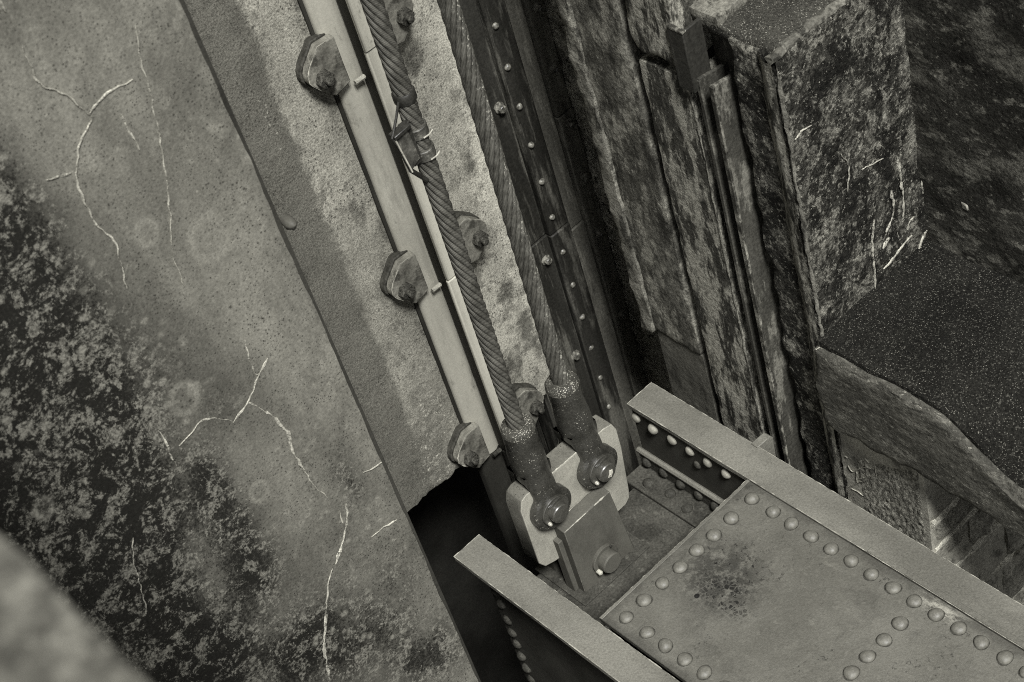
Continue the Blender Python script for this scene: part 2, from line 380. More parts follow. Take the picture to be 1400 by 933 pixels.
def pitted(g, val):
    at = lambda px, py, ax, v: globals()['at'](px, py, ax, v) - Vector((0, .28, -.3))      # the plate's own coordinates
    c1 = at(985, 790, 'z', 0); c2 = at(996, 815, 'z', 0)
    n = g.noise(30, 8, .75)
    f = g.math('MULTIPLY', g.spot(c1, (.115, .10, .2), .6), g.ramp(n, .38, .55)); val = g.mix(g.math('MULTIPLY', f, .86), val, .026)
    h = g.math('MULTIPLY', g.math('MULTIPLY', g.ramp(g.vor(75, feat='DISTANCE_TO_EDGE'), .06, .14), g.ramp(g.noise(28, 5, .7, g.vec((1, 1, 1), (2, 2, 2))), .47, .53)), g.spot(c2, (.085, .05, .2), .5))
    h2 = g.math('MULTIPLY', g.ramp(g.noise(70, 6, .75), .57, .62), g.spot(at(1000, 775, 'z', 0), (.10, .08, .2), .5)); h = g.math('MAXIMUM', h, h2)
    val = g.mix(h, val, .012)
    c3 = at(1297, 826, 'z', 0); q = g.math('MULTIPLY', g.spot(c3, (.075, .045, .2), .5), g.ramp(g.noise(45, 8, .8, g.vec((.4, 1, 1))), .46, .56))
    val = g.mix(g.math('MULTIPLY', q, .6), val, .40)
    c4 = at(982, 789, 'z', 0); c4 = at(953, 816, 'z', 0)
    val = g.mix(g.spot(c4, (.0075, .0075, .2), .25), val, .006)
    # grime lying along the seams and the plate end
    sep = g.t.nodes.new('ShaderNodeSeparateXYZ'); g.t.links.new(g.co, sep.inputs[0]); Y = sep.outputs[1]; X = sep.outputs[0]
    nn = g.noise(16, 8, .75, g.vec((1, 1, 1), (6, 6, 6)))
    for src, pos in ((Y, .281), (Y, -.28), (X, .001)):
        dist = g.math('ABSOLUTE', g.math('SUBTRACT', src, pos))
        gm = g.ramp(g.math('ADD', g.math('MULTIPLY', dist, 16.0), g.math('MULTIPLY', g.math('SUBTRACT', nn, .5), 1.5)), .05, .5, 1.0, 0.0)
        val = g.mix(g.math('MULTIPLY', gm, .6), val, .045)
    pk = g.math('MULTIPLY', g.ramp(g.noise(62, 6, .75), .57, .64), g.ramp(g.noise(6, 4, .6, g.vec((1, 1, 1), (3, 1, 5))), .50, .60))
    val = g.mix(g.math('MULTIPLY', pk, .8), val, .03)
    chip = g.math('MULTIPLY', g.ramp(g.vor(26), .05, .075, 1.0, 0.0), g.ramp(g.noise(4, 3), .5, .6))
    return g.mix(chip, val, .02)
m_paint = weathered('grey_gate_paint', .090, .122, 3.5, (1, 1, 1), (210, .17), blot=((7, .50, .66, .066, .7, (1, 1, 1)), (24, .60, .72, .17, .45, (.2, 1, 1)), (30, .60, .70, .05, .5, (1, .25, 1)), (40, .55, .66, .14, .5, (1, 1, 1))), specks=((60, .055, .34, .18), (70, .07, .03, .22)),
                    rough=(.34, .52), bs=.6, bd=.005, bscale=38, spec=.4, extra=pitted)
m_flange = weathered('worn_flange_paint', .10, .16, 5, (.5, 1, 1), (180, .25), blot=((10, .53, .66, .12, .7, (.6, 1, 1)), (50, .57, .66, .09, .6, (1, 1, 1))), specks=((45, .05, .5, .12), (60, .07, .03, .25)), rough=(.38, .55), bs=.6, bd=.005, spec=.4)
m_edgew = weathered('worn_paint_edge', .22, .36, 30, (1, 1, 1), (200, .3))
m_web = weathered('shaded_web_paint', .035, .055, 6, (1, 1, 1), (180, .2), blot=((12, .56, .7, .05, .5, (1, 1, .5)),), rough=(.55, .75), bs=.3, bd=.004)  # gate paint darkened, the shade of the web put into the colour
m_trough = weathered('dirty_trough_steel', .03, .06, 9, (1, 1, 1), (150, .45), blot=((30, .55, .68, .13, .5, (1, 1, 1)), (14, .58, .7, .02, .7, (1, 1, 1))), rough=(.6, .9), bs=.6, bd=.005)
m_rimshade = weathered('rivet_rim_shade', .02, .07, 60, (1, 1, 1), (200, .4))  # dark ring at each rivet foot, rim shade put into the colour
m_rivet = weathered('painted_rivet', .10, .145, 45, (1, 1, 1), (260, .2), rough=(.45, .6), bs=.35, bd=.003, bscale=90, spec=.45)
m_rivet2 = weathered('lit_rivet', .20, .29, 30, (1, 1, 1), (260, .2), rough=(.45, .6), bs=.35, bd=.003, bscale=90)  # same grey paint, paler: the lit rivet tops are in the colour
m_brk = weathered('grey_bracket_paint', .065, .10, 8, (1, 1, .5), (230, .2), specks=((150, .26, .02, .3),), blot=((14, .55, .72, .075, .6, (1, 1, .5)),), rough=(.45, .65), bs=.3, bd=.003)
m_eq = weathered('pale_equalizer_paint', .22, .31, 9, (1, 1, 1), (200, .22), specks=((85, .14, .08, .35), (60, .06, .7, .3)), blot=((18, .56, .7, .17, .5, (1, 1, 1)),), rough=(.5, .7), bs=.35, bd=.004)
m_eqtop = weathered('grimed_equalizer_edge', .09, .15, 9, (1, 1, 1), (200, .25), specks=((110, .24, .04, .6), (70, .08, .5, .3)), blot=((20, .52, .66, .09, .6, (1, 1, 1)),), rough=(.5, .7), bs=.35, bd=.004)
m_sock = weathered('speckled_black_socket', .020, .045, 10, (1, 1, 1), (160, .3), specks=((150, .22, .42, .42), (95, .15, .5, .42), (60, .08, .5, .35)), rough=(.24, .42), bs=.45, bd=.003, spec=.7)
m_cap = weathered('crusted_socket_rim', .03, .06, 12, (1, 1, 1), (160, .4), specks=((170, .30, .36, .55), (230, .34, .30, .5)), rough=(.4, .6), bs=.6, bd=.004)
m_pin = weathered('dark_pin_steel', .03, .06, 18, (1, 1, 1), (220, .3), rough=(.22, .4), bs=.25, bd=.003, spec=.8)
m_shiny = weathered('bright_bolt_steel', .28, .45, 40, (1, 1, 1), (220, .3), rough=(.3, .45), bs=.3, bd=.002, spec=.6)
m_rail = weathered('pale_rail_paint', .38, .52, 3, (1, 1, .3), (170, .10), specks=((40, .05, .06, .12),), blot=((11, .56, .70, .20, .6, (1, 1, .2)), (40, .60, .70, .14, .5, (1, 1, .25)), (3, .54, .66, .24, .5, (1, 1, .1)), (7, .60, .68, .05, .7, (1, 1, .5))), rough=(.22, .38), bs=.15, bd=.003, spec=.55)
m_railw = weathered('rail_shade', .022, .045, 6, (1, 1, .3), (170, .25), rough=(.5, .7), bs=.3, bd=.003)  # near-black colour stands in for shade on and beside the rail
m_clip = weathered('grimy_clip_steel', .10, .24, 10, (1, 1, 1), (140, .3), blot=((12, .49, .62, .04, .85, (1, 1, 1)), (70, .6, .7, .34, .4, (1, 1, 1))), rough=(.4, .75), bs=.5, bd=.004)
m_cbase = weathered('clip_outline_shade', .03, .07, 14, (1, 1, 1), (140, .35), blot=((22, .50, .64, .02, .9, (1, 1, 1)),), rough=(.4, .6), bs=.4, bd=.003)  # black colour for the shade outline round each clip
m_nut = weathered('rusted_nut', .03, .09, 40, (1, 1, 1), (160, .6), blot=((80, .6, .68, .25, .5, (1, 1, 1)),), rough=(.5, .9), bs=1, bd=.006)
m_line = weathered('black_liner_steel', .015, .034, 5, (1, 1, .15), (130, .4), blot=((18, .50, .62, .12, .7, (1, 1, .12)), (8, .55, .65, .010, .8, (1, 1, .2)), (60, .66, .74, .12, .4, (1, 1, .2))), specks=((46, .05, .4, .12),), rough=(.42, .7), bs=.4, bd=.004, spec=.22)
m_line2 = weathered('lifted_liner_steel', .09, .17, 5, (1, 1, .15), (130, .4), blot=((18, .50, .62, .26, .7, (1, 1, .12)), (8, .55, .65, .03, .8, (1, 1, .2))), specks=((46, .05, .4, .12),), rough=(.42, .7), bs=.4, bd=.004, spec=.22)  # same steel as the other strips, paler to lift those in shade
m_lbolt = weathered('glinting_bolt', .035, .22, 75, (1, 1, 1), (200, .4), rough=(.3, .5), bs=.5, bd=.003, spec=.6)
m_slot = weathered('rusty_slot_steel', .03, .065, 9, (1, 1, .2), (120, .45), blot=((20, .52, .62, .18, .7, (1, 1, .3)), (60, .62, .7, .25, .5, (1, 1, .2))), rough=(.55, .8), bs=.6, bd=.005)
m_slote = weathered('pale_worn_steel_edge', .10, .24, 18, (1, 1, .4), (120, .5), blot=((30, .44, .54, .03, .95, (1, 1, .5)),), rough=(.55, .8), bs=.6, bd=.005)
m_cplate = weathered('oiled_clamp_steel', .03, .09, 30, (1, 1, 1), (160, .4), blot=((40, .55, .64, .24, .5, (1, 1, 1)),), rough=(.35, .6), bs=.5, bd=.003, spec=.55)
m_strap = weathered('black_strap', .015, .03, 20, rough=(.35, .5), bs=.3, bd=.002, spec=.55)
m_water = weathered('black_water', .004, .006, 3, rough=(.1, .15), bs=.05, bd=.01)
def rope_mat():
    g = N('wire_rope_steel')
    uv = g.t.nodes.new('ShaderNodeTexCoord').outputs['UV']
    wv = g.t.nodes.new('ShaderNodeTexWave'); wv.bands_direction = 'DIAGONAL'; g.link(g.vec((1, 7, 0), src=uv), wv.inputs[0]); wv.inputs['Scale'].default_value = 1.0; wv.inputs['Distortion'].default_value = .6
    n = g.noise(30, 6, .65); d = g.attr('grease')
    val = g.mix(g.ramp(n, .3, .7), .045, .10)
    val = g.math('MULTIPLY', val, g.ramp(wv.outputs['Fac'], .1, .8, .7, 1.25))
    cr = g.math('MULTIPLY', g.ramp(g.noise(120, 5, .7), .56, .64), d); val = g.mix(cr, val, .40)
    return g.finish(val, g.ramp(n, .3, .7, .35, .6), g.math('ADD', wv.outputs['Fac'], g.noise(200, 3)), .3, .0015, 0, .55)
m_rope = rope_mat()

# ------------------------------------------------------------------ the setting
wat = MB().add([(-9, -9, -4.2), (12, -9, -4.2), (12, 12, -4.2), (-9, 12, -4.2)], [(0, 1, 2, 3)]).build('water', m_water)
tag(wat, kind='structure')
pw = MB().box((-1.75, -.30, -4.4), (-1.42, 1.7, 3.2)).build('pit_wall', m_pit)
tag(pw, 'wall coloured black for the shade deep behind the gate groove, under the broken concrete edge', 'wall')

# big stained wall face
bl = splotch(('x', XA), [(20, 330, .10, .20, .75), (60, 480, .16, .24, .95), (20, 620, .16, .25, 1.0), (150, 560, .09, .16, .55), (120, 740, .14, .20, .8), (230, 840, .13, .25, .95), (190, 690, .10, .2, .6),
     (290, 660, .05, .10, .75), (330, 720, .05, .10, .6), (270, 900, .12, .10, .9), (420, 900, .10, .10, .55), (520, 860, .10, .14, .35), (480, 660, .03, .10, .45), (560, 905, .06, .1, .6), (300, 560, .05, .06, .25),
     (10, 40, .02, .06, .7), (210, 60, .07, .12, .18), (30, 800, .2, .3, .9), (345, 790, .07, .10, .65), (420, 870, .10, .10, .6), (300, 930, .12, .10, .9), (250, 470, .06, .08, .15), (600, 880, .05, .08, .5), (520, 800, .16, .20, .30), (430, 640, .12, .16, .14), (610, 900, .08, .10, .35), (480, 900, .12, .08, .4), (10, 230, .12, .12, .3), (110, 110, .22, .40, -.55), (300, 330, .10, .25, -.25), (500, 620, .05, .25, -.15)])
wa = rough_box('stained_wall', (-1.0, -2.2, -4.4), (XA, YA, 3.3), m_face, seg=.022, amp=.003, freq=5, edge=.006, faces='XYZ', attrs={'stain': bl})
tag(wa, 'big smooth stained concrete wall face with lichen and white branching mineral seams', 'wall')
ribbons('mineral_seam', ('x', XA + .003), [
    ([(30, 62), (44, 95), (58, 118), (85, 128), (122, 156)], (.0018, .0028)), ([(122, 156), (145, 130), (182, 110)], (.0028, .0012)), ([(122, 156), (126, 165), (112, 190), (106, 215), (107, 250), (118, 280), (133, 310), (153, 326), (163, 350), (174, 395)], (.0034, .0016)),
    ([(163, 148), (172, 170), (192, 204)], (.002, .0032)), ([(98, 236), (80, 242), (63, 246)], (.0018, .0008)), ([(0, 0), (8, 16)], (.003, .002)),
    ([(186, 35), (192, 80), (204, 120), (212, 160), (220, 190), (226, 240), (232, 290), (235, 335)], (.0014, .0010)), ([(236, 350), (248, 380), (252, 392)], (.001, .0006)),
    ([(333, 458), (340, 485), (351, 512), (366, 491)], (.0016, .002)), ([(366, 490), (352, 520), (338, 550), (318, 578)], (.002, .0028)), ([(318, 576), (300, 572), (276, 575), (262, 592), (245, 610)], (.002, .0008)),
    ([(338, 551), (365, 565), (392, 590), (402, 620), (418, 645), (432, 669)], (.0048, .0026)), ([(432, 669), (442, 675), (449, 682)], (.0018, .001)),
    ([(217, 588), (227, 604), (236, 628), (244, 640)], (.0028, .0012)), ([(474, 688), (475, 712), (468, 745), (459, 772)], (.0022, .0060)), ([(462, 698), (470, 715)], (.001, .0018)),
    ([(455, 778), (450, 800), (446, 840), (444, 875), (446, 900), (450, 930)], (.0012, .0062)), ([(543, 711), (525, 722), (508, 735)], (.0022, .0008)),
    ([(522, 632), (510, 640), (497, 648)], (.0016, .0008)), ([(182, 735), (184, 770), (193, 800), (200, 840)], (.0012, .0012))], calcite, wa)
mb = MB()
zz = -4.4; pts = []
mb.box((-.24, YA - .004, -1.5), (XA - .012, YA + .012, 3.3))
ca = mb.build('corner_shade_strip', m_railw, wa, bevel=.002, rough=.0025, rf=6)  # added dark strip, draws the contact shade line along the corner
mb = MB(); lathe(mb, [(.011, -.02), (.013, 0), (.010, .012), (.004, .016)], at(393, 315, 'x', XA) + Vector((-.012, .016, 0)), 'x')
mb.build('anchor_stud', m_brk, wa, smooth=True, rough=.003, rf=60)

# pale concrete at the back of the groove
def lowedge(p, q):
    if p.z < .15:
        e = .035 * noise.noise(Vector((p.y * 9, 3, 1))) + .016 * noise.noise(Vector((p.y * 31, 1, 5))) + .008 * noise.noise(Vector((p.y * 90, 2, 2)))
        q.z += e * max(0, min(1, (.15 - p.z) / .3))
    if p.y > .5:
        q.y += (.012 * noise.noise(Vector((p.z * 8, 1, 1))) + .007 * noise.noise(Vector((p.z * 35, 4, 1))) + .03 * math.sin(p.z * 2.0 - .3)) * min(1, (p.y - .5) / .1)
    return q
YG = at(381, 138, 'x', XB).y
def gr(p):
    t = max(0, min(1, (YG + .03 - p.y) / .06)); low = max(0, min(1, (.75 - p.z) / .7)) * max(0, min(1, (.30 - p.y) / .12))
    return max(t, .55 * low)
di = splotch(('x', XB), [(720, 440, .05, .10, .8), (700, 500, .06, .1, .75), (640, 230, .03, .06, .7), (570, 60, .06, .08, .3), (560, 640, .10, .10, .55), (600, 680, .12, .07, .7), (690, 400, .04, .05, .8), (560, 95, .05, .07, .6), (655, 330, .05, .08, .7), (620, 170, .04, .10, .4), (745, 480, .04, .1, .6)])
cr = splotch(('x', XB), [(590, 580, .09, .14, .8), (600, 640, .08, .08, 1), (370, 170, .02, .15, .6), (400, 60, .03, .1, .6), (740, 560, .03, .04, .7)])
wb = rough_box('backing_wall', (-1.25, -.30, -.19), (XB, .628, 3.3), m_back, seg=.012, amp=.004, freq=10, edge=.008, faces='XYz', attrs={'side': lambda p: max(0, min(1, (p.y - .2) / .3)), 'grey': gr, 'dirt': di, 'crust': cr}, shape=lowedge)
tag(wb, 'pale pitted concrete wall carrying the rail, its lower edge broken off', 'wall')

# riveted liner: vertical strips with stepped faces
rl = empty('riveted_liner', (XL, .8, -1.5), 'black riveted steel strips lining the groove behind the two ropes', 'steel liner')
def strip(y0, y1_, x1, zs, nm):
    for (z0, z1, dx) in zs:
        MB().box((XL - .08, y0, z0), (x1 + dx, y1_, z1)).build(nm, m_line if y0 < .8 else m_line2, rl, bevel=.004, rough=.0015, rf=8)
strip(.60, .783, XL - .004, [(-2.5, .229, .004), (.231, 3.2, 0)], 'liner_strip')
strip(.789, .866, XL + .004, [(-2.5, .217, .004), (.219, 3.2, 0)], 'liner_strip')
strip(.874, .930, XL - .016, [(-2.5, .165, .004), (.167, 3.2, 0)], 'liner_strip')
strip(.933, .992, XL - .006, [(-2.5, .560, .003), (.563, 3.2, 0)], 'liner_strip')
strip(.994, 1.10, XL - .022, [(-2.5, .19, .003), (.193, 3.2, 0)], 'liner_strip')
MB().box((XL - .14, .60, -2.5), (XL - .085, 1.12, 3.2)).build('backing_plate', m_line, rl)
hx = MB(); lathe(hx, [(.017, -.004), (.017, .004), (.012, .006), (.012, .017), (.010, .019)], (0, 0, 0), 'z', 1, 8); o_ = hx.build('bolt', m_lbolt, None, bevel=.001); bolt_me = o_.data; bpy.data.objects.remove(o_)
liner_dome = dome_mesh('rivet', .0102, .010, m_lbolt, False)
RR = Vector(rl.location)
for k in range(15):
    put('rivet', liner_dome, rl, (XL + .003, .8135, .973 + .139 * (3 - k)), 'x', 1, 1, RR)
for z in (1.33, .733, .152, -.262, -.7): put('bolt', bolt_me, rl, (XL - .002, .753, z), 'x', 1, 1, RR)
for z in (1.14, .93, .723, .52, .309, .09, -.259): put('bolt', bolt_me, rl, (XL - .004, .966, z), 'x', 1, 1.15, RR)
cm = rough_box('crumbling_corner', (-1.0, 1.00, -2.5), (-.56, 1.25, 3.2), m_crumb, seg=.014, amp=.016, freq=14, edge=.03, faces='yX', fine=.6)
tag(cm, 'crumbling mortar core between the black steel strips and the pier concrete', 'masonry')

# pier across the groove: lichened concrete, then the peeling concrete, a groove between
def edgeL(p, q):
    if p.x < -.40: q.x += (.014 * noise.noise(Vector((p.z * 7, 9, 1))) + .010 * noise.noise(Vector((p.z * 26, 2, 4)))) * min(1, (-.40 - p.x) / .08)
    return q
p1 = empty('lichened_pier', (-.41, .9, -1.2), 'tall lichened concrete pier strip with a pale broken edge beside black steel', 'pier')
rough_box('pier_face', (-.525, Y1, .118), (-.322, 1.15, 3.2), m_pierl, seg=.012, amp=.002, freq=12, edge=.012, faces='xyXZz', parent=p1, shape=edgeL)
rough_box('plate_facing', (-.50, Y1 + .006, -2.5), (-.322, 1.15, .112), m_facing, seg=.014, amp=.002, freq=10, edge=.005, faces='xyXZ', parent=p1)
def lipshape(p, q):
    q.x += .008 * noise.noise(Vector((p.z * 7, 9, 1))) + .006 * noise.noise(Vector((p.z * 26, 2, 4))); return q
rough_box('pale_edging', (-.545, Y1 - .010, .11), (-.497, Y1 + .10, 3.2), m_edging, seg=.01, amp=.004, freq=18, edge=.008, faces='xyXzZ', parent=p1, shape=lipshape)
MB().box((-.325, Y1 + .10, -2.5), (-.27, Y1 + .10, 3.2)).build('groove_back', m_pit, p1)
p2 = empty('peeling_pier', (-.2, .9, -1.2), 'dark peeling concrete pier strip with flaking pale skin beside the slot', 'pier')
def skew(p, q):
    if p.z < 1.3: q.z += -.10 * (p.x + .2) * max(0, 1 - abs(p.z - 1.19) * 8) + .012 * noise.noise(p * 22) * max(0, 1 - abs(p.z - 1.19) * 10)
    return q
rough_box('pier_face', (-.294, Y1, -2.5), (-.128, 1.2, 1.165), m_peel, seg=.012, amp=.0016, freq=14, edge=.006, faces='xyXZ', parent=p2)
rough_box('upper_pier_face', (-.294, Y1 - .004, 1.20), (-.135, 1.2, 3.2), m_peel, seg=.012, amp=.003, freq=12, edge=.014, faces='xyXz', parent=p2, shape=skew)
rough_box('joint_filling', (-.29, Y1 + .035, 1.13), (-.14, 1.2, 1.24), m_pit, seg=.02, amp=.004, parent=p2, faces='xyXzZ')

# stop log slot steelwork
sg = empty('slot_guide', (-.08, .85, -1.2), 'rusty steel guide of two upright flats and an angle lining the narrow slot', 'slot guide')
MB().box((-.13, .845, -2.5), (.06, .88, 1.30)).build('slot_back', m_slot, sg, rough=.002)
MB().prism([(.752, -2.5), (.846, -2.5), (.846, 1.170), (.752, 1.186)], 'x', -.1, -.09).build('guide_flat', m_slot, sg, bevel=.003, rough=.002, rf=9)
MB().prism([(.748, -2.5), (.84, -2.5), (.84, 1.170), (.748, 1.186)], 'x', -.056, -.042).build('guide_flat', m_slot, sg, bevel=.003, rough=.002, rf=9)
MB().box((-.0565, .7465, -2.5), (-.0405, .753, 1.182)).build('worn_edge', m_slote, sg, bevel=.002, rough=.0025, rf=14)
MB().box((-.10, .7505, -2.5), (-.0885, .7565, 1.182)).build('worn_edge', m_slot, sg, bevel=.002, rough=.0025, rf=14)
MB().box((-.084, .80, -2.5), (-.062, .846, 1.15)).build('seal_bar', m_slot, sg, bevel=.004, rough=.002)
mb = MB(); mb.prism([(-.150, .738), (-.098, .738), (-.098, .80), (-.108, .80), (-.108, .748), (-.150, .748)], 'z', 1.15, 1.322)
mb.build('top_angle', m_line, sg, bevel=.003, rough=.003, rf=12)
MB().box((-.150, .7365, 1.318), (-.097, .749, 1.325)).build('worn_edge', m_slote, sg, bevel=.002, rough=.002, rf=30)
SGV = Vector(sg.location)
for (px, py) in ((937, 126), (1012, 411)):
    p = at(px, py, 'y', .80); put('bolt', bolt_me, sg, (p.x, .835, p.z), 'y', -1, 1.3, SGV)

# upper block, ledge, walls on the far pier
blk = rough_box('lichened_block', (-.02, .79, -2.5), (XC, Y2 + .3, ZT), m_lich, seg=.011, amp=.006, freq=12, edge=.016, faces='xyXZ')
tag(blk, 'large upright concrete block, grey lichen over its dark face, standing above the ledge', 'concrete block')
def topwear(p, q):
    q.z += .012 * noise.noise(p * 14); return q
rough_box('gritty_top', (-.10, .80, ZT - .03), (XC - .012, Y2 + .9, ZT + .012), m_moss2, seg=.016, amp=.005, freq=14, edge=.02, faces='xyXYZ', parent=blk)
mb = MB(); tp = []
for k in range(40):
    t = k / 39; p = Vector((XC - .012, .78 + t * .5, ZT - .002)) + noise.noise_vector(Vector((t * 9, 0, 3))) * .003; tp.append(p)
mb.tube(tp, [.011 + .006 * noise.noise(Vector((t * 3, 1, 1))) for t in range(40)], 8).build('worn_arris', m_edging, blk, smooth=True, rough=.005, rf=40)
ch = MB()                                                   # oblique rough mortar between slot steel and block corner
rows = []
for i in range(260):
    z = -2.5 + i * (1.30 + 2.5) / 259; row = []
    for j in range(14):
        t = j / 13; x = -.043 + t * (XC + .043); y = .835 + t * (.775 - .835)
        q = Vector((x, y, z)); d = noise.noise(Vector((x * 26, z * 5, 1))) * .005 + noise.noise(q * 55) * .004 - .010 * math.exp(-((t - .33) / .09) ** 2) + .012 * math.exp(-((t - .8) / .12) ** 2)
        q += Vector((.5, -.85, 0)) * d; row.append(q)
    rows.append(row)
ch.v = [q for r in rows for q in r]; ch.f = [(i * 14 + j, i * 14 + j + 1, (i + 1) * 14 + j + 1, (i + 1) * 14 + j) for i in range(259) for j in range(13)]
mb = MB(); tp = [Vector((XC - .004, .793, -2.4 + 3.70 * k / 300)) + noise.noise_vector(Vector((1, 2, k * .11))) * .004 for k in range(301)]
mb.tube(tp, [max(.001, .005 + .006 * noise.noise(Vector((3, k * .19, 1)))) for k in range(301)], 7).build('worn_arris', m_edging, blk, smooth=True, rough=.003, rf=50)
mb = MB(); tp = [Vector((-.1295, Y1 + .001, -2.4 + 3.56 * k / 300)) + noise.noise_vector(Vector((5, 2, k * .13))) * .0015 for k in range(301)]
mb.tube(tp, [max(.0004, .0022 + .003 * noise.noise(Vector((9, k * .23, 1)))) for k in range(301)], 6).build('flaking_edge', m_edging, p2, smooth=True, rough=.002, rf=60)
co = ch.build('packing_mortar', m_peel, None, smooth=True, angle=80)
tag(co, 'rough mortar packing wedged upright between the rusty slot steel and the lichened block', 'mortar packing')
fl = rough_box('mortar_fillet', (-.16, .80, ZT), (-.05, 1.5, ZT + .035), m_edging, seg=.016, amp=.005, freq=16, edge=.03, faces='xyXYZ')
tag(fl, 'smooth grey mortar fillet lying along the gritty top of the block', 'mortar fillet')
bkp = rough_box('upper_pier_core', (-.30, 1.18, 1.0), (-.17, 2.4, 3.2), m_dark, seg=.03, amp=.01, freq=9, edge=.02, faces='xyXZ')
tag(bkp, 'dark rough wall rising behind the mortar fillet at the top of the pier', 'wall')
def calc_block(p): return 0
ribbons('mineral_seam', ('x', XC + .004), [([(1196, 300), (1193, 330), (1196, 370), (1198, 405)], (.004, .002)), ([(1226, 212), (1233, 250), (1236, 280), (1234, 300)], (.006, .003)), ([(1219, 260), (1222, 290), (1212, 318)], (.006, .004)),
    ([(1256, 190), (1259, 220), (1262, 265)], (.003, .002)), ([(1250, 296), (1243, 305), (1241, 315)], (.002, .002)), ([(1247, 322), (1238, 332), (1218, 358), (1208, 368)], (.005, .002)), ([(1207, 340), (1216, 325)], (.007, .004)),
    ([(1149, 210), (1156, 219), (1161, 228)], (.002, .006)), ([(1161, 228), (1161, 245), (1158, 262)], (.002, .0008)), ([(1178, 232), (1195, 224), (1208, 216)], (.0012, .0014)), ([(1088, 192), (1096, 180), (1110, 172)], (.0016, .001)),
    ([(1196, 405), (1180, 425), (1150, 455), (1128, 470), (1116, 478)], (.003, .003)), ([(1268, 315), (1262, 325), (1256, 345)], (.003, .002))], calcite, blk, .001)
def dip(p):                                                  # the front of the ledge is worn away towards its far end
    t = max(0, min(1, (p.x - .46) / .32)); d = max(0, 1 - (p.y - Y1) / .30)
    return .17 * t * t * (3 - 2 * t) * d * d
def ledgeshape(p, q):
    if p.y < 1.1 and p.z > .13:
        t = max(0, min(1, (p.x - .2) / .6)); d = max(0, 1 - (p.y - Y1) / .10)
        q.z -= (d * d * .008 + dip(p)) * (p.z - .125) / (ZL - .125)
    return q
lg = rough_box('mossy_ledge', (.115, Y1 + .004, .125), (1.1, 2.6, ZL), m_grain, seg=.016, amp=.003, freq=9, edge=.022, faces='xyXzZ', shape=ledgeshape)
tag(lg, 'broad ledge with black mossy top and grained grey side, below the block', 'ledge')
def mshape(p, q):
    t = max(0, min(1, (p.x - .2) / .6)); e = .004 * noise.noise(Vector((p.x * 9, 1, 1))) + .0025 * noise.noise(Vector((p.x * 40, 1, 4)))
    if p.y < 1.1: q.y += (.008 + e) * max(0, 1 - (p.y - .765) / .25); q.z -= max(0, 1 - (p.y - .765) / .10) ** 2 * .006 + dip(p)
    q.z += .010 * math.exp(-((p.x - .60 + .15 * (p.y - .8)) / .02) ** 2)
    return q
rough_box('moss_top', (XC - .02, .765, ZL - .03), (1.09, Y2 + .1, ZL + .014), m_moss, seg=.016, amp=.002, freq=16, edge=.006, faces='xyXYZ', parent=lg, shape=mshape)
dw = rough_box('blackened_wall', (-.6, Y2, -.2), (3.2, Y2 + .5, 3.4), m_dark, seg=.022, amp=.008, freq=8, edge=.02, faces='yXZ', fine=.5)
tag(dw, 'blackened rough wall with faint pale streaks rising behind the mossy ledge', 'wall')
MB().box(tuple(at(1318, 282, 'y', Y2) + Vector((-.010, -.002, -.012))), tuple(at(1318, 282, 'y', Y2) + Vector((.012, .05, .010)))).build('embedded_stone', m_plast, dw, bevel=.004, rough=.006, rf=50)
uw = empty('scratched_wall', (.27, .9, -1.5), 'grey wall under the ledge with scratched marks and a pecked lower patch', 'wall')
YU = .792
rough_box('wall_face', (.09, YU, -2.6), (.409, 1.3, .15), m_plast, seg=.016, amp=.003, freq=9, edge=.008, faces='yX', parent=uw)
def peck(p, q):
    q += Vector((0, 1, 0)) * .006 * noise.noise(Vector((p.x * 70, 2, p.z * 34))); return q
e0 = at(1170, 690, 'y', YU); 
pts = [at(x, y, 'y', YU - .004) for x, y in ((1218, 640), (1278, 672), (1278, 790), (1150, 690), (1190, 662))]
m_ = MB()
zt0, zb0 = .10, -.6; R_ = []
for i in range(90):
    for j in range(46):
        z = zb0 + (.125 - zb0) * i / 89; x = .165 + (.396 - .165) * j / 45
        # slanted upper left boundary of the pecked patch
        lim = -.01 + .02 * noise.noise(Vector((x * 20, 0, 3))) + (x - .165) * .5
        dep = min(1, max(0, (lim - z) / .02)) * min(1, max(0, (x - .165) / .02)) * min(1, max(0, (.396 - x) / .008))
        R_.append(Vector((x, YU + .006 - dep * (.008 + .0035 * noise.noise(Vector((x * 130, 2, z * 60)))), z)))
m_.v = R_; m_.f = [(i * 46 + j, i * 46 + j + 1, (i + 1) * 46 + j + 1, (i + 1) * 46 + j) for i in range(89) for j in range(45)]
m_.build('pecked_patch', m_peck, uw, smooth=True, angle=80)
mk = lambda l: [(1060 + x / 4.99, 560 + y / 4.99) for x, y in l]
ribbons('scratched_mark', ('y', YU - .003), [(mk([(495, 385), (525, 425), (560, 412), (600, 398), (650, 402)]), (.0016, .0014)), (mk([(552, 420), (556, 460), (560, 500), (600, 485), (635, 465)]), (.0016, .0014)),
    (mk([(510, 530), (560, 505), (620, 478), (700, 445), (760, 420)]), (.0016, .0012)), (mk([(640, 300), (665, 340), (680, 390), (690, 455)]), (.0016, .0014)), (mk([(608, 330), (635, 365)]), (.0012, .001)), (mk([(560, 472), (630, 465)]), (.0012, .001)), (mk([(470, 318), (492, 332)]), (.001, .001)),
    (mk([(520, 540), (560, 560), (600, 588)]), (.001, .0008))], calcite, uw, .001)
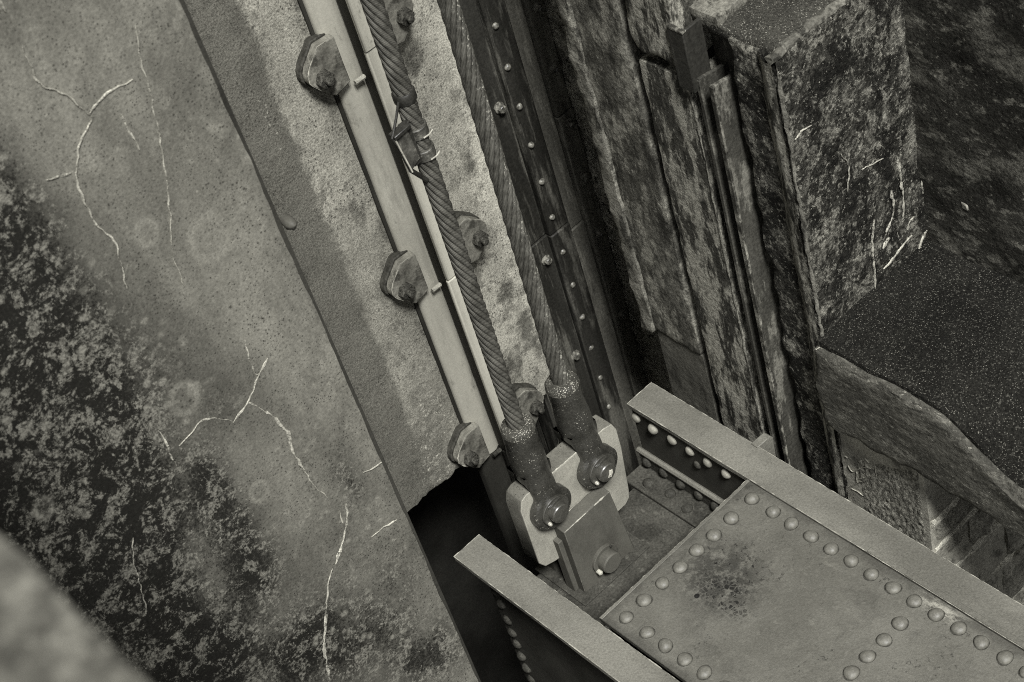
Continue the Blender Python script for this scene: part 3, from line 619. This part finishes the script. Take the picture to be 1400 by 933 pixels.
# rubble masonry beyond, facing along the girder
rw = empty('rubble_wall', (.40, 1.2, -1.5), 'dark rubble masonry with pale slanting mortar joints beneath the ledge', 'masonry wall')
MB().box((.20, .82, -2.6), (.385, 2.4, .15)).build('wall_core', m_pit, rw)
JN = [((1294, 731), (1329, 699)), ((1307, 771), (1358, 718)), ((1345, 796), (1388, 745)), ((1372, 832), (1420, 775))]
zj = []
for p, q in JN: zj.append((at(*p, 'x', .405).z + at(*q, 'x', .405).z) / 2)
zj = sorted(zj, reverse=True); zj = [zj[0] + .11] + zj + [zj[-1] - .1 * k for k in range(1, 6)]
for r in range(len(zj) - 1):
    y = .80 + (.03 if r % 2 else 0); zt, zb = zj[r], zj[r + 1]
    while y < 1.7:
        wd = random.uniform(.09, .17)
        rough_box('rubble_stone', (.30, y + .008, zb + .012), (.414 + random.uniform(-.012, .008), y + wd - .006, zt - .012), m_stone, seg=.014, amp=.010, freq=18, edge=.018, faces='xyXYzZ', parent=rw)
        y += wd
mb = MB()
for r, z in enumerate(zj):
    tp = []; rr = []
    for k in range(60):
        y = .80 + k * .015; p = Vector((.400, y, z)) + noise.noise_vector(Vector((y * 14, z * 5, 1))) * .010; tp.append(p); rr.append(.0145 + .006 * noise.noise(Vector((y * 30, z, 4))))
    mb.tube(tp, rr, 8)
    for k in range(3):
        y = .93 + .19 * k + random.uniform(0, .08)
        mb.tube([Vector((.398, y + .01 * math.sin(t), z - .02 * t)) + noise.noise_vector(Vector((y, t, z)) * 9) * .006 for t in range(5)], .010, 7)
mb.build('mortar_joint', m_mortar, rw, smooth=True, rough=.006, rf=30)

# near parapet coping, out of focus
pc = at(110, 829, 'z', 3.12)
par = rough_box('granite_coping', (-.6, pc.y - .9, 2.95), (4.6, pc.y, 3.12), m_par, seg=.022, amp=.004, freq=14, edge=.012, faces='xyXYZz')
tag(par, 'close blurred granite coping stone cutting across the corner below the stained wall', 'coping')

# ------------------------------------------------------------------ gate girder
gg = empty('gate_girder', (0, .28, -.3), 'grey painted riveted steel gate girder running under the rope sockets', 'gate girder'); GV = Vector(gg.location)
LX = 2.0
cp = MB().box((.0, .0, -.014), (LX, .561, .003)).build('cover_plate', m_paint, gg, bevel=.002, rough=.001, rf=5)
cp['label'] = 'flat grey cover plate with a dark pitted patch'
MB().box((.001, .0, .0032), (.010, .561, .0052)).build('plate_lip', m_flange, gg, bevel=.001, rough=.0012, rf=14)
for (y0, y1_) in ((-.104, -.009), (.566, .6665)):
    fl_ = MB(); n = 60
    for k in range(n + 1):
        x = -.463 + (LX + .463) * k / n; e0 = .0022 * noise.noise(Vector((x * 9, y0, 1))); e1 = .0022 * noise.noise(Vector((x * 9, y1_, 6)))
        for (yy, z) in ((y0 + e0, -.018), (y1_ + e1, -.018), (y1_ + e1, 0), (y0 + e0, 0)): fl_.v.append(Vector((x, yy, z)))
    for k in range(n):
        for j in range(4): fl_.f.append((4 * k + j, 4 * k + (j + 1) % 4, 4 * k + 4 + (j + 1) % 4, 4 * k + 4 + j))
    fl_.f += [(3, 2, 1, 0), (4 * n, 4 * n + 1, 4 * n + 2, 4 * n + 3)]
    fl_.build('flange', m_flange, gg, bevel=.002)
MB().box((.40, .5675, .0002), (LX, .583, .003)).build('weld_bead', m_flange, gg, bevel=.002, rough=.002, rf=25)
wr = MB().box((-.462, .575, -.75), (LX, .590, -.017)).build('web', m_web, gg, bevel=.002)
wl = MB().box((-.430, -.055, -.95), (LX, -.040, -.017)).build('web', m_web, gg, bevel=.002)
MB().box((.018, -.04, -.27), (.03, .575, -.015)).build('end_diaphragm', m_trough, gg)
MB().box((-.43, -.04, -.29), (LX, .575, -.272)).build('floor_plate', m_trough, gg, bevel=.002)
la = MB(); la.prism([(.486, -.272), (.575, -.272), (.575, -.207), (.562, -.207), (.562, -.259), (.486, -.259)], 'x', -.468, .02)
lo_ = la.build('floor_angle', m_trough, gg, bevel=.003)
tp = [Vector((-.47 + k * .012, .566, -.203 + .001 * noise.noise(Vector((k, 1, 1))))) for k in range(42)]
MB().tube(tp, .0095, 8).build('angle_edge', m_flange, lo_, smooth=True)
la2 = MB(); la2.prism([(.045, -.272), (-.04, -.272), (-.04, -.207), (-.028, -.207), (-.028, -.259), (.045, -.259)], 'x', -.42, .02)
la2.build('floor_angle', m_trough, gg, bevel=.003)
rv = dome_mesh('rivet', .0185, .013, m_rivet); rv2 = dome_mesh('rivet', .0165, .013, m_rivet2); rv3 = dome_mesh('rivet', .0165, .012, m_trough)
def jit(): return random.uniform(-.0015, .0015)
xs = [.055, .129] + [.194 + .0663 * k for k in range(26)]
for k, x in enumerate(xs):
    put('rivet', rv, cp, (x + jit(), .518 + jit(), .003), 'z', 1, 1, GV)
    if k: put('rivet', rv, cp, (x + jit(), .0445 + jit(), .003), 'z', 1, 1, GV)
for y in (.0445, .110, .177, .243, .308, .372, .440): put('rivet', rv, cp, (.055 + jit(), y + jit(), .003), 'z', 1, 1, GV)
for x0 in (.606, 1.45):
    for y in (.110, .145 + .055, .264, .325, .385, .446): put('rivet', rv, cp, (x0 + jit(), y + jit(), .003), 'z', 1, 1, GV)
for k in range(6): put('rivet', rv2, wr, (-.446 + .0695 * k + jit(), .575, -.057 + jit()), 'y', -1, 1, GV)
put('rivet', rv3, wr, (-.218, .575, -.103), 'y', -1, .8, GV)
for k in range(7): put('rivet', rv3, lo_, (-.438 + .069 * k + jit(), .562, -.233), 'y', -1, 1, GV)
for k in range(6): put('rivet', rv3, lo_, (-.395 + .078 * k + jit(), .518 + (k % 2) * .010, -.259), 'z', 1, 1, GV)
for z in (-.15, -.21, -.285, -.345, -.40, -.46, -.52, -.58, -.64): put('rivet', rv3, wl, (-.395, -.055, z), 'y', -1, 1, GV)
for k in range(5): put('rivet', rv3, wl, (-.33 + .07 * k, -.055, -.575), 'y', -1, 1, GV)
# guide shoe on the outer side, running towards the slot
gs = [at(x, y, 'x', -.05) for x, y in ((1036, 612), (1053, 597), (1057, 598), (1064, 640), (1040, 640))]
gp = [(p.y, p.z) for p in gs]
MB().prism(gp, 'x', -.075, -.05).build('guide_shoe', m_flange, gg, bevel=.002)
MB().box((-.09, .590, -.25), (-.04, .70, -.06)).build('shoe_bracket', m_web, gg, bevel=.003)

# ------------------------------------------------------------------ equalizer beam, lifting bracket
XE0, XE1 = -.382, -.320
front = [(712, 700), (713, 686), (719, 677), (727, 671), (735, 664.5), (761.5, 642), (791.5, 616), (826, 586), (836, 580), (843, 587), (850, 612), (860, 668), (861, 680), (856, 690), (840, 705), (800, 740), (759, 768), (746, 775), (737, 771)]
ep = [(p.y, p.z) for p in (at(x, y, 'x', XE1) for x, y in front)]
cyE = sum(p[0] for p in ep) / len(ep)
eq = empty('equalizer_beam', (-.35, cyE, .05), 'thick pale painted equalizer plate with rounded ends held between the forked sockets', 'equalizer beam')
MB().prism(ep, 'x', XE0, XE1).build('beam_plate', m_eq, eq, bevel=.003)
bp = eq.children[0] if eq.children else [o for o in bpy.data.objects if o.name.startswith('beam_plate')][0]
bp.data.materials.append(m_eqtop)
for pl in bp.data.polygons:
    if pl.normal.z > .35 or pl.normal.y < -.5: pl.material_index = 1  # grimed top; the left end takes the same darker colour
XF = -.272
br = empty('lifting_bracket', (-.34, .23, -.272), 'dark grey steel lifting bracket with a big round pin bolted in the girder trough', 'bracket'); BV = Vector(br.location)
fp = [at(x, y, 'x', XF) for x, y in ((771.5, 729), (823, 682), (840, 672), (864, 757), (802, 816))]
fpp = [(fp[0].y, fp[0].z), (fp[1].y, fp[1].z + .002), (fp[1].y + .030, fp[1].z + .001), (fp[3].y + .014, -.272), (fp[4].y, -.272)]
fp_ = MB().prism(fpp, 'x', XF - .044, XF).build('front_plate', m_brk, br, bevel=.003)
def wear(P, Q, r, par, mat):
    way = [Vector(P), Vector(Q)] if not isinstance(P, list) else [Vector(p) for p in P]; pts_ = []
    for A_, B_ in zip(way, way[1:]):
        n = max(4, int((B_ - A_).length / .0025)); pts_ += [A_ + (B_ - A_) * k / n for k in range(n)]
    pts_.append(way[-1])
    MB().tube(pts_, [max(.0003, r * (.55 + .9 * noise.noise(p * 45) + .5 * noise.noise(p * 130))) for p in pts_], 6).build('worn_edge', mat, par, smooth=True)
wear((XF - .001, fpp[0][0] + .002, fpp[0][1] - .001), (XF - .001, fpp[2][0] - .004, fpp[2][1] - .001), .0028, br, m_shiny)
wear((XF - .0435, fpp[0][0] + .002, fpp[0][1] - .001), (XF - .0435, fpp[2][0] - .004, fpp[2][1] - .001), .0018, br, m_shiny)
wear((XF - .001, fpp[0][0] + .001, fpp[0][1] - .002), (XF - .001, fpp[4][0] + .001, fpp[4][1] + .01), .0016, br, m_eqtop)
for (y0, y1_) in ((-.104, -.009), (.566, .6665)):
    for yy in (y0 + .001, y1_ - .001):
        wear((-.462, yy, -.0008), (1.4, yy, -.0008), .0016, gg, m_edgew)
    wear((-.4625, y0, -.0008), (-.4625, y1_, -.0008), .0020, gg, m_edgew)
wear((.0005, .0, .0022), (.0005, .561, .0022), .0022, gg, m_edgew)
wear((XE1 - .001, ep[3][0] + .002, ep[3][1] - .001), (XE1 - .001, ep[7][0], ep[7][1] - .001), .0022, eq, m_shiny)
MB().prism([(y, z - .02) for y, z in fpp[:3]] + fpp[3:], 'x', -.425, -.393).build('rear_plate', m_brk, br, bevel=.003)
MB().box((-.393, fpp[0][0] + .02, -.272), (XF - .046, fpp[0][0] + .032, -.13)).build('gusset', m_brk, br, bevel=.003)
MB().box((XF - .06, fpp[0][0] - .014, -.272), (XF - .026, fpp[0][0] + .003, -.05)).build('gusset', m_brk, br, bevel=.002)
MB().box((-.45, fpp[0][0] - .03, -.272), (-.24, fpp[3][0] + .03, -.266)).build('base_plate', m_trough, br, bevel=.002)
pc_ = at(826, 762, 'x', XF)
mb = MB(); lathe(mb, [(.046, -.001), (.046, .007), (.043, .009)], (XF, pc_.y, pc_.z), 'x', 1, 32); mb.build('washer', m_brk, br, smooth=True, angle=30)
mb = MB(); lathe(mb, [(.033, -.18), (.033, .030), (.030, .034), (.012, .0345)], (XF + .002, pc_.y, pc_.z), 'x', 1, 32); mb.build('pin', m_brk, br, smooth=True, angle=30)
mb = MB(); lathe(mb, [(.0075, 0), (.0075, .014), (.004, .017)], (XF + .006, pc_.y - .037, pc_.z - .018), 'x', 1, 12); mb.build('keeper_bolt', m_shiny, br, smooth=True, angle=30)
mb = MB(); lathe(mb, [(.004, 0), (.004, .009)], (XF + .006, pc_.y + .024, pc_.z + .034), 'x', 1, 8); mb.build('keeper_bolt', m_pin, br, smooth=True)

# ------------------------------------------------------------------ ropes and forked sockets
XR = -.345
def socket(pin_px, top_px, label, cotter):
    XT = XR + .056                                          # front of the near tine
    pn = at(*pin_px, 'x', XT + .022); tpz = at(*top_px, 'x', XR)
    root = empty('rope_socket', (XR, pn.y, pn.z), label, 'rope socket', 'forked sockets joining the ropes to the beam')
    A = Vector((XR, pn.y, pn.z)); T = Vector((XR, tpz.y, tpz.z)); L = (T - A).length; ax = (T - A).normalized()
    mb = MB(); n = 32
    prof = [(.088, .026, .040), (.098, .038, .049), (.118, .0445, .0535), (.150, .0475, .0535), (.20, .0475, .0505), (L - .052, .0445, .0445), (L - .047, .0462, .0462), (L - .012, .0452, .0452)]
    for h, ry, rx in prof:
        for j in range(n):
            t = 2 * math.pi * j / n; mb.v.append(A + ax * h + Vector((rx * math.cos(t), ry * math.sin(t), 0)))
    for i in range(len(prof) - 1):
        for j in range(n): mb.f.append((i * n + j, i * n + (j + 1) % n, (i + 1) * n + (j + 1) % n, (i + 1) * n + j))
    mb.f.append(tuple(range(n - 1, -1, -1))); mb.f.append(tuple((len(prof) - 1) * n + j for j in range(n)))
    mb.build('basket', m_sock, root, smooth=True, angle=60)
    mb = MB()
    for h, r in [(L - .014, .0462), (L - .004, .0452), (L + .004, .041), (L + .008, .033), (L + .006, .020)]:
        for j in range(n):
            t = 2 * math.pi * j / n; mb.v.append(A + ax * h + Vector((r * math.cos(t), r * math.sin(t), 0)))
    for i in range(4):
        for j in range(n): mb.f.append((i * n + j, i * n + (j + 1) % n, (i + 1) * n + (j + 1) % n, (i + 1) * n + j))
    mb.f.append(tuple(4 * n + j for j in range(n)))
    mb.build('rim', m_cap, root, smooth=True, rough=.002, rf=60)
    ang = ax.y / ax.z
    REY = .064; HN = math.sqrt(REY ** 2 - .0387 ** 2)
    def half(h):                                            # half width of a tine at height h over the pin
        if h <= HN: return math.sqrt(max(REY ** 2 - h * h, 1e-8))
        t = min(1, (h - HN) / .024); a_ = .0387 - .0030 * math.sin(t * math.pi)
        if h <= .075: return a_
        t = min(1, (h - .075) / .055); return .0387 + (.0455 - .0387) * t * t * (3 - 2 * t)
    hs = [-REY * math.cos(math.pi * .5 * k / 9) for k in range(10)] + [HN * k / 8 for k in range(1, 9)] + [HN + .007 * k for k in range(1, 14)]
    for s_ in (1, -1):                                       # the two tines of the fork, each with its round eye
        tb = MB(); K = 13
        xi, xo = (XE1 + .004, XT) if s_ > 0 else (XE0 - .004, XE0 - .032)
        for h in hs:
            hw = half(h); f = max(0, min(1, (h - .03) / .11)); f = f * f * (3 - 2 * f)
            for k in range(K):                               # outer face, swelling to the round of the basket
                t = -1 + 2 * k / (K - 1); y = hw * t
                rnd = (XR + s_ * .0535 * math.sqrt(max(0, 1 - (t * .97) ** 2)))
                flat = xo - s_ * .004 * max(0, (abs(t) - .85) / .15) ** 2
                tb.v.append(Vector((flat * (1 - f) + rnd * f, pn.y + y + ang * max(0, h), pn.z + h)))
            tb.v += [Vector((xi, pn.y + hw + ang * max(0, h), pn.z + h)), Vector((xi, pn.y - hw + ang * max(0, h), pn.z + h))]
        m = K + 2
        for i in range(len(hs) - 1):
            for j in range(m): tb.f.append((i * m + j, i * m + (j + 1) % m, (i + 1) * m + (j + 1) % m, (i + 1) * m + j))
        tb.f.append(tuple(range(m - 1, -1, -1))); tb.f.append(tuple((len(hs) - 1) * m + j for j in range(m)))
        tb.build('fork_tine', m_sock, root, smooth=True, angle=50)
    X0 = XT
    mb = MB(); lathe(mb, [(.046, -.002), (.046, .005), (.044, .007)], (X0, pn.y, pn.z), 'x', 1, 30); mb.build('washer', m_pin, root, smooth=True, angle=30)
    mb = MB(); lathe(mb, [(.0285, -.13), (.0285, .021), (.0265, .024), (.010, .0245)], (X0 + .003, pn.y, pn.z), 'x', 1, 30); pin_ = mb.build('pin', m_pin, root, smooth=True, angle=30)
    mb = MB(); lathe(mb, [(.0055, 0), (.0055, .007), (.003, .010)], (X0 + .006, pn.y - .033, pn.z - .022), 'x', 1, 10); mb.build('keeper_bolt', m_shiny, root, smooth=True)
    mb = MB(); mb.box((X0 + .004, pn.y - .022, pn.z + .030), (X0 + .011, pn.y + .022, pn.z + .037)); mb.build('keeper_plate', m_pin, root, bevel=.001)
    if cotter:
        mb = MB(); c0 = Vector((X0 + .027, pn.y, pn.z))
        mb.tube([c0 + Vector((0, -.003, -.014)), c0 + Vector((.004, .002, -.004)), c0 + Vector((.002, .006, .006)), c0 + Vector((-.003, .012, -.008))], .0028, 7)
        mb.tube([c0 + Vector((0, .013, .004)), c0 + Vector((.003, .010, -.004)), c0 + Vector((0, .004, -.018))], .0025, 7)
        mb.build('cotter_pin', m_shiny, pin_, smooth=True)
    return T, ax
T1, ax1 = socket((766, 702), (707, 582), 'speckled black socket at the foot of the rope wearing the clamp', False)
T2, ax2 = socket((830, 646), (767, 522), 'speckled black socket with a bright cotter pin, beside the bare rope', True)
def rope(T, top, hand, lay, n, label, grease):
    d = top - T; L = d.length; ax = d.normalized(); R = .0235; rs = R * math.sin(math.pi / n) / (1 + math.sin(math.pi / n)) * 1.05; rc = R - rs
    u = ax.cross(Vector((0, 1, 0))).normalized(); v = ax.cross(u)
    steps = int(L / .008); m = 9; V = []; F = []; UV = []; gr_ = []
    for s_ in range(n):
        k0 = len(V)
        for i in range(steps + 1):
            h = L * i / steps; t = hand * 2 * math.pi * h / lay + 2 * math.pi * s_ / n
            rad = u * math.cos(t) + v * math.sin(t); p = T + ax * h + rad * rc
            tan = (ax * 1 + (-u * math.sin(t) + v * math.cos(t)) * hand * rc * 2 * math.pi / lay).normalized(); bn = tan.cross(rad)
            for j in range(m):
                q = 2 * math.pi * j / m; V.append(p + (rad * math.cos(q) + bn * math.sin(q)) * rs)
                gg_ = grease * max(0, (rad.y * .8 + rad.x * .3)) * (1 if noise.noise(V[-1] * 12) > -.25 else .3); gr_.append(gg_)
        for i in range(steps):
            for j in range(m):
                F.append((k0 + i * m + j, k0 + i * m + (j + 1) % m, k0 + (i + 1) * m + (j + 1) % m, k0 + (i + 1) * m + j))
                UV.append([(i * .35, j / m), (i * .35, (j + 1) / m), ((i + 1) * .35, (j + 1) / m), ((i + 1) * .35, j / m)])
    k0 = len(V); 
    for i in range(2):
        for j in range(12):
            q = 2 * math.pi * j / 12; V.append(T + ax * (L * i) + (u * math.cos(q) + v * math.sin(q)) * (rc)); gr_.append(0)
    for j in range(12): F.append((k0 + j, k0 + (j + 1) % 12, k0 + 12 + (j + 1) % 12, k0 + 12 + j)); UV.append([(0, 0)] * 4)
    me = bpy.data.meshes.new('wire_rope'); me.from_pydata([tuple(p - T) for p in V], [], F); me.update()
    bm = bmesh.new(); bm.from_mesh(me); bmesh.ops.recalc_face_normals(bm, faces=bm.faces); bm.to_mesh(me); bm.free()
    ul = me.uv_layers.new(name='uv'); flat = [x for f in UV for q in f for x in q]
    ul.data.foreach_set('uv', flat)
    ga = me.attributes.new('grease', 'FLOAT', 'POINT'); ga.data.foreach_set('value', gr_)
    for pl in me.polygons: pl.use_smooth = True
    me.materials.append(m_rope)
    o = bpy.data.objects.new('wire_rope', me); COL.objects.link(o); o.location = T
    tag(o, label, 'wire rope', 'hoisting ropes of the gate'); return o
def toprope(T, px):
    p = at(*px, 'x', XR); return T + (p - T) * ((3.1 - T.z) / (p.z - T.z))
P1 = toprope(T1, (508, 0)); P2 = toprope(T2, (612, 0))
rope(T1 - ax1 * .03, P1, -1, .235, 8, 'thick steel wire rope with a small clamp, hanging in front of the rail', .15)
rope(T2 - ax2 * .03, P2, 1, .36, 8, 'thick bare steel wire rope hanging between pale concrete and black liner', .9)

# clamp on the first rope
tz = at(575, 205, 'x', XR + .02); d1 = (P1 - T1).normalized()
def onrope(z): return T1 + d1 * ((z - T1.z) / d1.z)
cl = empty('rope_clamp', onrope(at(570, 200, 'x', XR).z), 'small black clamp plate strapped round the rope with two bands and bent wire', 'rope clamp'); CV = Vector(cl.location)
zc = CV.z + .030; cy = CV.y - .002
MB().prism([(cy - .068, zc + .045), (cy - .030, zc + .050), (cy - .022, zc - .045), (cy - .056, zc - .060)], 'x', XR + .010, XR + .022).build('clamp_plate', m_cplate, cl, bevel=.002)
MB().prism([(cy - .070, zc + .052), (cy - .022, zc + .056), (cy - .022, zc + .046), (cy - .070, zc + .042)], 'x', XR + .006, XR + .030).build('plate_edge', m_strap, cl, bevel=.002)
MB().prism([(cy - .040, zc + .055), (cy - .016, zc + .055), (cy - .016, zc - .06), (cy - .040, zc - .06)], 'x', XR + .004, XR + .018).build('saddle', m_strap, cl, bevel=.002)
for dz in (.010, -.052):
    p = onrope(zc + dz); mb = MB(); lathe(mb, [(.0255, -.014), (.027, -.012), (.027, .012), (.0255, .014)], p, 'z', 1, 24); mb.build('band', m_cplate, cl, smooth=True, angle=30)
    mb = MB(); mb.tube([p + Vector((.028, -.004, -.010)), p + Vector((.029, .012, -.010)), p + Vector((.024, .026, -.009))], .0019, 7); mb.build('band_bolt', m_shiny, cl, smooth=True)
p = onrope(zc + .105); mb = MB(); lathe(mb, [(.024, -.014), (.0265, -.010), (.0265, .010), (.024, .014)], p, 'z', 1, 24); mb.build('tape', m_strap, cl, smooth=True)
w0 = onrope(zc + .108)
MB().tube([w0 + Vector((.01, -.024, 0)), w0 + Vector((.014, -.045, -.03)), Vector((XR + .02, cy - .071, zc + .047)), Vector((XR + .022, cy - .066, zc + .02))], .0032, 7).build('wire', m_strap, cl, smooth=True)
MB().tube([Vector((XR + .02, cy - .055, zc - .056)), onrope(zc - .115) + Vector((.012, -.022, 0))], .0058, 8).build('wire', m_strap, cl, smooth=True)
MB().tube([Vector((XR + .026, cy - .068, zc + .043)), Vector((XR + .026, cy - .055, zc - .059))], .0022, 6).build('bright_edge', m_shiny, cl, smooth=True)

# ------------------------------------------------------------------ crane rail on the pale wall, with its clips
gr_ = empty('guide_rail', (XB, .34, -.5), 'pale painted steel rail fixed upright on the pitted concrete', 'rail')
def ft(y): 
    return y
foot = [(XB - .01, .255), (XB + .010, .255), (XB + .016, .2575), (XB + .020, .264), (XB + .024, .280), (XB + .027, .296), (XB + .028, .308), (XB + .0265, .318), (XB + .021, .326), (XB + .021, .360), (XB + .0265, .366), (XB + .028, .378), (XB + .024, .404), (XB + .020, .422), (XB + .010, .432), (XB - .01, .432)]
MB().box((XB - .02, .2455, -.20), (XB + .006, .445, 3.2)).build('rail_shade_strip', m_railw, gr_, rough=.002, rf=9)  # added dark strip, draws the contact shade along the rail foot
MB().prism(foot, 'z', -.205, 3.2).build('rail_foot', m_rail, gr_, smooth=True, angle=50)
MB().box((XB + .030, .327, -.205), (XB + .0875, .357, 3.2)).build('rail_web', m_railw, gr_)
hd = [(XB + .085, .320), (XB + .088, .315), (XB + .097, .314), (XB + .100, .317), (XB + .100, .381), (XB + .097, .384), (XB + .088, .383), (XB + .085, .378)]
for z0, z1, dx, dy in ((1.302, 3.2, .004, .0), (.535, 1.2995, 0, .001), (-.16, .532, .002, -.0015)):
    MB().prism([(x + dx, y + dy) for x, y in hd], 'z', z0, z1).build('rail_head', m_rail, gr_, bevel=.002, rough=.0012, rf=7)
MB().prism([(x - .004, y) for x, y in foot], 'z', -1.2, -.208).build('lower_rail', m_web, gr_, smooth=True, angle=50)
MB().box((XB + .04, .325, -1.0), (XB + .075, .372, -.215)).build('lower_web', m_railw, gr_)
XK = XB + .048
out1 = [(428, 49), (440, 41), (451, 34), (463, 66), (474.5, 96), (455.6, 116.6), (446, 115), (435, 110), (424, 105), (418, 100), (415.5, 90), (417, 79), (421, 68)]
tpl = [(p.y, p.z) for p in (at(x, y, 'x', XK) for x, y in out1)]; z0_ = sum(q[1] for q in tpl) / len(tpl); y0_ = sum(q[0] for q in tpl) / len(tpl)
tpl = [(y, z - z0_) for y, z in tpl]
ky = at(436, 92, 'x', XK)
def clip(zc_, mirror, label):
    root = empty('rail_clip', (XB, .21 if not mirror else .475, zc_), label, 'rail clip', 'clips holding the rail')
    f = (lambda y: y) if not mirror else (lambda y: .687 - y)
    pts_ = [(f(y), z + zc_) for y, z in tpl]
    cy0 = sum(p[0] for p in pts_) / len(pts_); cz0 = sum(p[1] for p in pts_) / len(pts_)
    big = [(cy0 + (y - cy0) * 1.10, cz0 + (z - cz0) * 1.08) for y, z in pts_]
    MB().prism(big, 'x', XB - .012, XB + .022).build('clip_shade_base', m_cbase, root, bevel=.003, rough=.0012, rf=25)  # wider than the clip, its black edge draws a shade outline
    MB().prism(pts_, 'x', XB + .0225, XK).build('clip_plate', m_clip, root, bevel=.003, rough=.0012, rf=25)
    m_ = len(pts_)
    wear([(XK - .001, pts_[k][0], pts_[k][1]) for k in list(range(7, m_)) + [0, 1]], None, .0022, root, m_edgew)
    ny, nz = f(ky.y), ky.z - z0_ + zc_
    mb = MB(); hexa(mb, .024, .022, (XK - .002, ny, nz), 'x'); lathe(mb, [(.010, 0), (.010, .034), (.006, .036)], (XK, ny, nz), 'x', 1, 12)
    mb.build('nut', m_nut, root, rough=.0022, rf=45, bevel=.002)
    mb = MB(); q = 1 if not mirror else -1
    lathe(mb, [(.0065, -.01), (.0065, .02), (.004, .022)], (XK - .004, f(.300), zc_ - .085), 'y', q, 8)
    mb.build('set_screw', m_shiny if zc_ > 0 else m_nut, root, smooth=True)
for zc_, mir, lb in ((1.29, 0, 'grimy steel clip gripping the rail foot near the rope clamp, screw end bright'), (.575, 0, 'blackened steel clip gripping the rail foot midway, away from the ropes'),
                     (-.115, 0, 'dark steel clip on the rail foot at the broken concrete edge'),
                     (1.30, 1, 'dark clip half hidden behind the clamped rope, highest of its row'), (.555, 1, 'dark clip with a protruding stud, peering out midway behind the rope'), (-.135, 1, 'dark clip squeezed between the two speckled sockets')):
    clip(zc_, mir, lb)
